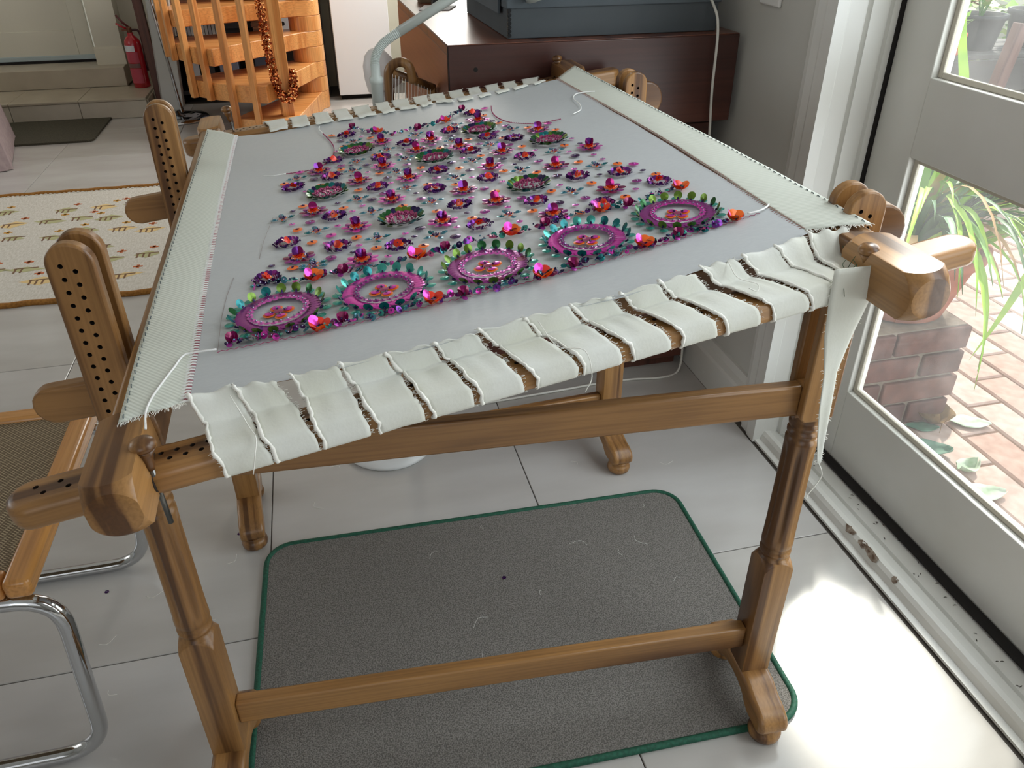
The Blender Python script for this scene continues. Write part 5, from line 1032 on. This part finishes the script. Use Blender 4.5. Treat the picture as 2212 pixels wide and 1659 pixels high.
# low shelf with files under the stair
def shelf():
    bm_ = mat('black_shelf', (44, 40, 40), .5); o = thing('file_shelf', 'black shelf of files standing behind the spiral stair', 'shelf', (-.62, 5.12, 0))
    for z in (.05, .40, .76): 
        m = MB(); m.box(0, .96, 0, .27, z, z+.025); obj('shelf_board', m, bm_, o, bevel=.002)
    for x in (-.02, .96):
        m = MB(); m.box(x, x+.02, 0, .27, 0, 1.1); obj('side_board', m, bm_, o, bevel=.002)
    m = MB(); m.box(0, .96, .26, .27, .05, 1.1); obj('back_board', m, mat('grey_back_board', (96, 92, 92), .8), o)
shelf()
wf = mat('white_file_card', (206, 206, 208), .6)
def binder(x, z, lab, w=.085, rz=0, mt=None, grp=None):
    o = thing('ring_binder', lab, 'binder', (x, 5.07, z), rz, grp)
    m = MB(); m.box(0, w, 0, .25, 0, .31); obj('cover', m, mt or wf, o, bevel=.003)
    m = MB(); m.lathe([(.014, -.001), (.014, .001)], 16, Matrix.Translation((w*.5, -.0005, .055)) @ Matrix.Rotation(pi/2, 4, 'X')); obj('finger_hole', m, DARKGAP, o)
    m = MB(); m.box(w*.15, w*.85, -.0012, .0, .21, .25); obj('label_slot', m, mat('label_card', (178, 178, 180), .6), o)
    return o
binder(-.565, .0755, 'white ring binder with dark finger hole, lowest beside the mirror base')
binder(-.47, .0755, 'dark grey ring binder second from the mirror on the lowest shelf', mt=mat('dark_grey_card', (58, 56, 58), .7))
binder(-.35, .0755, 'pale blue grey ring binder on the lowest shelf behind the balusters', mt=mat('blue_grey_card', (150, 156, 176), .7), w=.12)
binder(-.12, .0755, 'slate ring binder on the lowest shelf nearest the newel post', mt=mat('slate_card', (90, 96, 112), .7), w=.10)
rnd = random.Random(12)
ORD = 'first second third fourth fifth sixth seventh eighth ninth tenth eleventh twelfth thirteenth fourteenth'.split()
for k in range(14):
    x = -.60 + k*.022; o = link('magazine', (lambda mm: (mm.box(0, .018, 0, .21, 0, .28 + .01*(k % 3)), mm.mesh('magazine', mat('magazine_%d' % (k % 3), [(196, 194, 190), (176, 174, 176), (208, 206, 200)][k % 3], .6)))[1])(MB()), None, (x, 5.10, .4255)); tag(o, 'thin pale magazine, %s from the mirror in the row on the middle shelf' % ORD[k], 'magazine', 'magazines on the middle shelf')
for k in range(9):
    mm = MB(); mm.box(0, .20, 0, .20, 0, .011); o = obj('thin_book', mm, mat('brown_cover_%d' % (k % 2), [(132, 86, 56), (112, 70, 46)][k % 2], .7), loc=(-.10 + rnd.uniform(-.006, .006), 5.10, .4255 + .0125*k), bevel=.001); tag(o, 'thin brown book, %s from the bottom of the flat pile on the shelf' % ORD[k], 'book', 'flat brown books on the shelf')
for k in range(3):
    binder(.06 + .09*k - .0, .4255, ['white ring binder on the middle shelf closest to the column', 'pale grey ring binder in the middle of the three by the column', 'grey ring binder of the three furthest behind the column'][k], w=.08, mt=[wf, mat('pale_grey_card', (184, 184, 190), .7), mat('mid_grey_card', (150, 150, 158), .7)][k])
# draped table at the left edge
def draped():
    o = thing('draped_table', 'table under a mauve cloth that hangs to the floor beyond the rug', 'table', (-1.87, 3.93, 0), R(14))
    m = MB(); m.box(-.40, .40, -.30, .30, .66, .70); obj('table_top', m, WD[0], o)
    for sx in (-1, 1):
        for sy in (-1, 1):
            l = MB(); l.box(sx*.36-.02, sx*.36+.02, sy*.26-.02, sy*.26+.02, 0, .66); obj('leg', l, WD[2], o)
    c = MB(); pr = rounded(-.41, .41, -.31, .31, .03, 4); n = len(pr); rows = []
    for k, z in enumerate((.706, .68, .5, .3, .12, .004)):
        f = 1 + .24*(.70-z); row = []
        for i, (x, y) in enumerate(pr):
            wv = 1 + .035*(.7-z)*sin(i*2.6); row.append((x*f*wv, y*f*wv, z))
        rows.append(row)
    v = [p for r_ in rows for p in r_]; fs = [tuple(range(n))]
    for k in range(len(rows)-1):
        for i in range(n): fs.append((k*n+i, k*n+(i+1) % n, (k+1)*n+(i+1) % n, (k+1)*n+i))
    c.add(v, fs); obj('cloth_cover', c, mat('mauve_cloth', (178, 160, 160), .9, rgb2=(164, 146, 148), nscale=30, bump=.2, bscale=120), o, smooth=True)
draped()
# ------------------------------------------------------------------ the garden outside
GZ = -.04
def paving():
    m = MB(); m.box(1.47, 5.2, -2.0, 5.2, GZ-.08, GZ-.006)
    base = struct('ground', m, mat('paving_sand', (104, 78, 62), .95))
    ms = [mat('paver_%d' % k, a, .85, rgb2=b, nscale=30, bump=.25, bscale=120) for k, (a, b) in enumerate((((184, 156, 144), (164, 134, 122)), ((192, 168, 158), (174, 148, 136)), ((178, 148, 134), (158, 126, 112)), ((198, 178, 168), (182, 158, 146))))]
    mes = []
    for q in ms:
        t = MB(); a, b = .0545, .1145; c = .005
        v = [(-a, -b, -.05), (a, -b, -.05), (a, b, -.05), (-a, b, -.05), (-a, -b, -c), (a, -b, -c), (a, b, -c), (-a, b, -c), (-a+c, -b+c, 0), (a-c, -b+c, 0), (a-c, b-c, 0), (-a+c, b-c, 0)]
        t.add(v, [(0, 1, 5, 4), (1, 2, 6, 5), (2, 3, 7, 6), (3, 0, 4, 7), (4, 5, 9, 8), (5, 6, 10, 9), (6, 7, 11, 10), (7, 4, 8, 11), (8, 9, 10, 11)]); mes.append(t.mesh('paver', q))
    rnd = random.Random(31); n = 0
    for i in range(0, 17):
        for j in range(-4, 11):
            x = 1.5405 + .1165*i; y = .556 + .1185 + .237*j + (.1185 if (i//1) % 2 == 0 else 0)
            if y > 1.1 + (x-1.4)*1.1 + .6 or n >= 290 or y < -.25: continue
            link('paver', rnd.choice(mes), base, (x, y, GZ + rnd.uniform(-.0015, .0015))); n += 1
paving()
# pier of bricks with the planter
def pier():
    o = thing('brick_pier', 'low brick pier carrying the terracotta planter outside the glass', 'pier', (0, 0, 0))
    mm = mat('lime_mortar', (150, 138, 124), .95, rgb2=(128, 116, 104), nscale=40)
    ms = [mat('pier_brick_%d' % k, a, .9, rgb2=b, nscale=25, bump=.4, bscale=90) for k, (a, b) in enumerate((((116, 82, 74), (92, 64, 58)), ((104, 76, 70), (84, 60, 56)), ((124, 90, 80), (100, 72, 64))))]
    m = MB(); m.box(1.512, 1.824, .652, .965, GZ-.004, .252); obj('mortar_core', m, mm, o)
    rnd = random.Random(17); z = GZ + .0
    def brick(x0, x1, y0, y1, z0, z1):
        b = MB(); b.box(x0, x1, y0, y1, z0, z1); obj('brick', b, rnd.choice(ms), o, bevel=.004)
    for k in range(4):
        z0 = GZ + .002 + .0745*k; z1 = z0 + .063; j = lambda: rnd.uniform(-.003, .003)
        if k % 2 == 0: sp = [(1.50, 1.705), (1.717, 1.835)]
        else: sp = [(1.50, 1.607), (1.619, 1.838)]
        for a, b in sp:
            brick(a, b+j(), .640+j(), .742, z0, z1); brick(a, b, .882, .978+j(), z0, z1)
        brick(1.725, 1.837+j(), .752, .872, z0, z1); brick(1.50, 1.60, .752, .872, z0, z1)
    m = MB(); m.box(1.62, 1.71, .76, .87, .20, .2515); obj('mortar_cap', m, mm, o)
    return o
pier()
def planter():
    o = thing('terracotta_planter', 'terracotta planter of strap leaves standing on the brick pier', 'planter', (1.705, .79, .2555))
    tm = mat('terracotta', (182, 112, 86), .8, rgb2=(160, 94, 72), nscale=18, bump=.2, bscale=60)
    m = MB(); m.lathe([(.112, 0), (.120, .004), (.136, .06), (.154, .12), (.166, .155), (.182, .162), (.187, .188), (.176, .192), (.158, .184), (.152, .15)], 36); obj('pot', m, tm, o, smooth=True)
    m = MB(); m.lathe([(.001, .166), (.155, .162)], 24, caps=False); obj('soil', m, mat('potting_soil', (70, 54, 40), .95, rgb2=(48, 36, 28), nscale=80), o)
    lm = [mat('leaf_lime', (156, 192, 44), .45, rgb2=(126, 170, 36), nscale=8, stretch=(1, 1, 4)), mat('leaf_green', (96, 142, 44), .45), mat('leaf_dark', (62, 102, 48), .5), mat('leaf_dry', (176, 140, 96), .7)]
    for mtl in lm: mtl.node_tree.nodes['Principled BSDF'].inputs['Subsurface Weight'].default_value = .0
    rnd = random.Random(44); n = 0
    meshes = []
    for v in range(10):
        L_ = rnd.uniform(.30, .52); bendq = rnd.uniform(.5, 1.5); w = rnd.uniform(.007, .014); pts = []
        m = MB(); N = 12; vv = []
        for k in range(N+1):
            t = k/N; a = bendq*t*t; r = L_*t
            x = r*sin(.25 + a*.8); z = r*cos(.25 + a*.8)
            ww = w*(1-t**3)*(.6+.4*min(1, t*5)); vv += [(x, -ww, z + .003), (x, 0, z), (x, ww, z + .003)]
        m.add(vv, [q for k in range(N) for q in ((3*k, 3*k+1, 3*k+4, 3*k+3), (3*k+1, 3*k+2, 3*k+5, 3*k+4))])
        meshes.append([m.mesh('leaf', lm[c], True) for c in range(4)])
    for k in range(230):
        a = rnd.uniform(0, 6.28); r = rnd.uniform(0, .10); c = rnd.choice((0, 0, 0, 1, 1, 2, 2, 3)) if k < 215 else 3
        mesh_ = rnd.choice(meshes)[c]
        M = Matrix.Translation((r*cos(a), r*sin(a), .166)) @ Matrix.Rotation(a + rnd.uniform(-.5, .5), 4, 'Z') @ Matrix.Rotation(rnd.uniform(-.1, .55), 4, 'Y')
        link('leaf', mesh_, o, M=M)
    # the long bright blades that stand by the glass and hang over the paving
    for P, w, c in (([(-.04, -.06, .165), (-.08, -.12, .38), (-.115, -.165, .52), (-.134, -.17, .61), (-.165, -.17, .69), (-.195, -.17, .80), (-.21, -.17, .92)], .012, 0), ([(.06, -.08, .165), (.14, -.22, .30), (.115, -.275, .25), (.075, -.29, .185), (.045, -.29, .095), (0, -.29, -.01)], .013, 0), ([(.08, -.02, .19), (.26, -.02, .36), (.42, -.04, .32), (.50, -.08, .12)], .014, 1), ([(.05, -.09, .19), (.17, -.2, .30), (.26, -.27, .24), (.30, -.30, .14)], .012, 0)):
        pts = curve_pts([Vector(p) for p in P], 6); m = MB(); vv = []; N = len(pts)
        for i, p in enumerate(pts):
            T = (pts[min(i+1, N-1)]-pts[max(0, i-1)]).normalized(); S = T.cross(Vector((-.6, -.75, .2))).normalized(); t = i/(N-1); ww = w*(1-t**2.5)*(.5+.5*min(1, t*4))
            vv += [p - S*ww, p + Vector((0, 0, -.002)), p + S*ww]
        m.add(vv, [q for k in range(N-1) for q in ((3*k, 3*k+1, 3*k+4, 3*k+3), (3*k+1, 3*k+2, 3*k+5, 3*k+4))]); obj('leaf', m, lm[c], o, smooth=True)
planter()
# fallen leaves
def fallen(nm, lab, x, y, L_, w, rz, col, curl, z=0):
    m = MB(); N = 8; rnd = random.Random(int(x*1000))
    def P(u, v):
        t = v; ww = w*sin(pi*min(1, t*.92+.06))**.8; s = (u-.5)*2
        return Vector((L_*(t-.5), ww*s, .004 + curl*(s*s*.6 + (t-.5)**2*2) + .004*noise.noise((u*3, v*4, x*9))))
    m.grid(P, 6, 12); o = obj(nm, m, col, M=Matrix.Translation((x, y, GZ+z)) @ Matrix.Rotation(rz, 4, 'Z'), smooth=True, solid=.0008); tag(o, lab, 'leaf')
    s = MB(); s.tube([(-L_*.5, 0, .005+curl*.5), (-L_*.62, .004, .006)], .001, 5); obj('leaf_stalk', s, col, o)
lg = mat('fallen_green', (96, 140, 118), .6, rgb2=(74, 112, 96), nscale=30); lp = mat('fallen_pale', (196, 206, 190), .7, rgb2=(150, 172, 140), nscale=30); ld = mat('fallen_dry', (140, 112, 72), .85, rgb2=(104, 80, 48), nscale=40)
fallen('fallen_leaf', 'small green fallen leaf flat on the paving at the pier foot', 1.752, .612, .085, .022, R(-20), lg, .004)
fallen('fallen_leaf', 'crumpled dark green fallen leaf lying in the shade by the door', 1.69, .52, .12, .034, R(-35), lg, .02)
fallen('fallen_leaf', 'brown crumpled dry leaf propped against the brick pier', 1.80, .632, .10, .05, R(70), ld, .05)
fallen('fallen_leaf', 'bleached pale leaf lying in the sun beside the pier', 1.89, .60, .11, .03, R(-25), lp, .006)
fallen('fallen_leaf', 'curled pale green leaf in the sun near the door foot', 1.735, .425, .07, .026, R(10), lp, .024)
fallen('fallen_leaf', 'large pale grey leaf lying nearest the door foot', 1.70, .335, .12, .032, R(-15), lp, .012)
# potted plants on a slatted bench
def bench():
    o = thing('garden_bench', 'dark slatted plant bench standing across the paving', 'bench', (2.92, 2.35, GZ))
    gm = wood('grey_slat', (92, 90, 88), (64, 62, 60), 0, .5, .8, 0)
    for k, (z, y) in enumerate(((.60, 0), (.60, .1), (.60, .2), (.60, .3))):
        m = MB(); m.box(0, 1.5, y, y+.085, z, z+.02); obj('slat', m, gm, o, bevel=.002)
    for z in (.10, .28, .46):
        m = MB(); m.box(0, 1.5, -.02, 0, z, z+.14); obj('front_board', m, gm, o, bevel=.002)
    for x in (.02, .72, 1.42):
        m = MB(); m.box(x, x+.06, .0, .36, 0, .60); obj('bench_leg', m, gm, o)
bench()
m = MB(); m.box(-.028, .028, -.02, .02, .004, .80); o = obj('garden_stake', m, wood('weathered_brown', (128, 100, 92), (100, 76, 70), 2, .6, .8, 0), M=Matrix.Translation((2.965, 2.05, GZ)) @ Matrix.Rotation(R(7.7), 4, 'Y'), bevel=.003); tag(o, 'weathered brown wooden stake leaning before the plant bench', 'stake')
LV = [mat('shrub_leaf_%d' % k, c, .5) for k, c in enumerate(((150, 196, 70), (200, 216, 120), (88, 140, 60), (232, 232, 190), (206, 130, 90)))]
def potplant(lab, x, y, z, r, h, pm, seed, pal, n=60, hh=.26):
    o = thing('potted_plant', lab, 'potted plant', (x, y, z)); rnd = random.Random(seed)
    m = MB(); m.lathe([(r*.74, 0), (r*.78, .004), (r*.96, h*.84), (r*1.05, h*.86), (r*1.06, h), (r*.94, h), (r*.9, h*.86), (.001, h*.86)], 24, caps=False); obj('pot', m, pm, o, smooth=True)
    f = MB()
    for k in range(n):
        a = rnd.uniform(0, 6.28); t = rnd.uniform(.15, 1); R_ = r*1.5*t*rnd.random()**.5; p = Vector((R_*cos(a), R_*sin(a), h*.9 + hh*t*rnd.uniform(.5, 1))); L_ = rnd.uniform(.03, .07); w = L_*rnd.uniform(.25, .4)
        d = Vector((cos(a), sin(a), rnd.uniform(-.4, .9))).normalized(); s = d.cross(Vector((0, 0, 1))).normalized()
        f.m = rnd.choice(pal); f.add([p, p + d*L_*.5 + s*w, p + d*L_, p + d*L_*.5 - s*w], [(0, 1, 2, 3)])
    stuff(obj('foliage', f, LV, o))
    b = MB()
    for k in range(5): b.tube([(0, 0, h*.85), (r*.6*cos(k*1.3), r*.6*sin(k*1.3), h + hh*.7)], .004, 5)
    obj('stems', b, LV[2], o)
BP = mat('black_pot', (40, 42, 46), .5); OP = mat('orange_pot', (228, 104, 66), .6); TP = mat('brick_pot', (176, 108, 92), .8)
bz = GZ + .6205
potplant('black pot of pale leafed plant on the bench, beside the bright tall blade', 3.02, 2.62, bz, .10, .16, BP, 1, (1, 3, 0))
potplant('black pot of yellow green plant in the middle of the bench', 3.29, 2.52, bz, .11, .15, BP, 2, (0, 1, 3, 4), 90)
potplant('black pot of bushy plant at the bench end beyond the stake', 3.60, 2.52, bz, .12, .16, BP, 3, (0, 2, 3), 90)
potplant('black pot of leafy plant at the outermost end of the bench', 3.92, 2.52, bz, .12, .16, BP, 4, (0, 1, 2), 80)
potplant('small orange pot with green seedlings at the bench corner', 3.07, 2.415, bz, .06, .09, OP, 5, (0, 2), 40, .12)
potplant('terracotta pot on the paving left of the dark bench', 2.66, 2.75, GZ, .14, .24, TP, 6, (0, 2, 1), 90, .4)
# garden wall and hedge that close the view
m = MB(); m.box(1.9, 9, 5.0, 5.2, GZ, 1.5); struct('wall_garden', m, mat('pale_render', (226, 222, 214), .9, rgb2=(206, 202, 192), nscale=3))
m = MB(); m.box(5.0, 5.2, -2, 5.0, GZ, 1.1); struct('wall_garden_side', m, mat('pale_render', (226, 222, 214), .9))
f = MB(); rnd = random.Random(77)
for k in range(2600):
    x = rnd.uniform(2.2, 4.9); y = rnd.uniform(3.4, 4.6); z = GZ + rnd.uniform(0, 1)**.8*(.7 + .35*noise.noise((x*1.5, y, 0))); a = rnd.uniform(0, 6.28); L_ = rnd.uniform(.06, .13); w = L_*.3; p = Vector((x, y, z)); d = Vector((cos(a), sin(a), rnd.uniform(-.5, .9))).normalized(); s = d.cross(Vector((0, 0, 1))).normalized()
    f.m = rnd.choice((0, 0, 1, 2, 2, 3)); f.add([p, p + d*L_*.5 + s*w, p + d*L_, p + d*L_*.5 - s*w], [(0, 1, 2, 3)])
tag(stuff(obj('shrub_foliage', f, LV)), 'sunlit shrub foliage growing along the far garden wall', 'foliage')
bpy.context.view_layer.update()
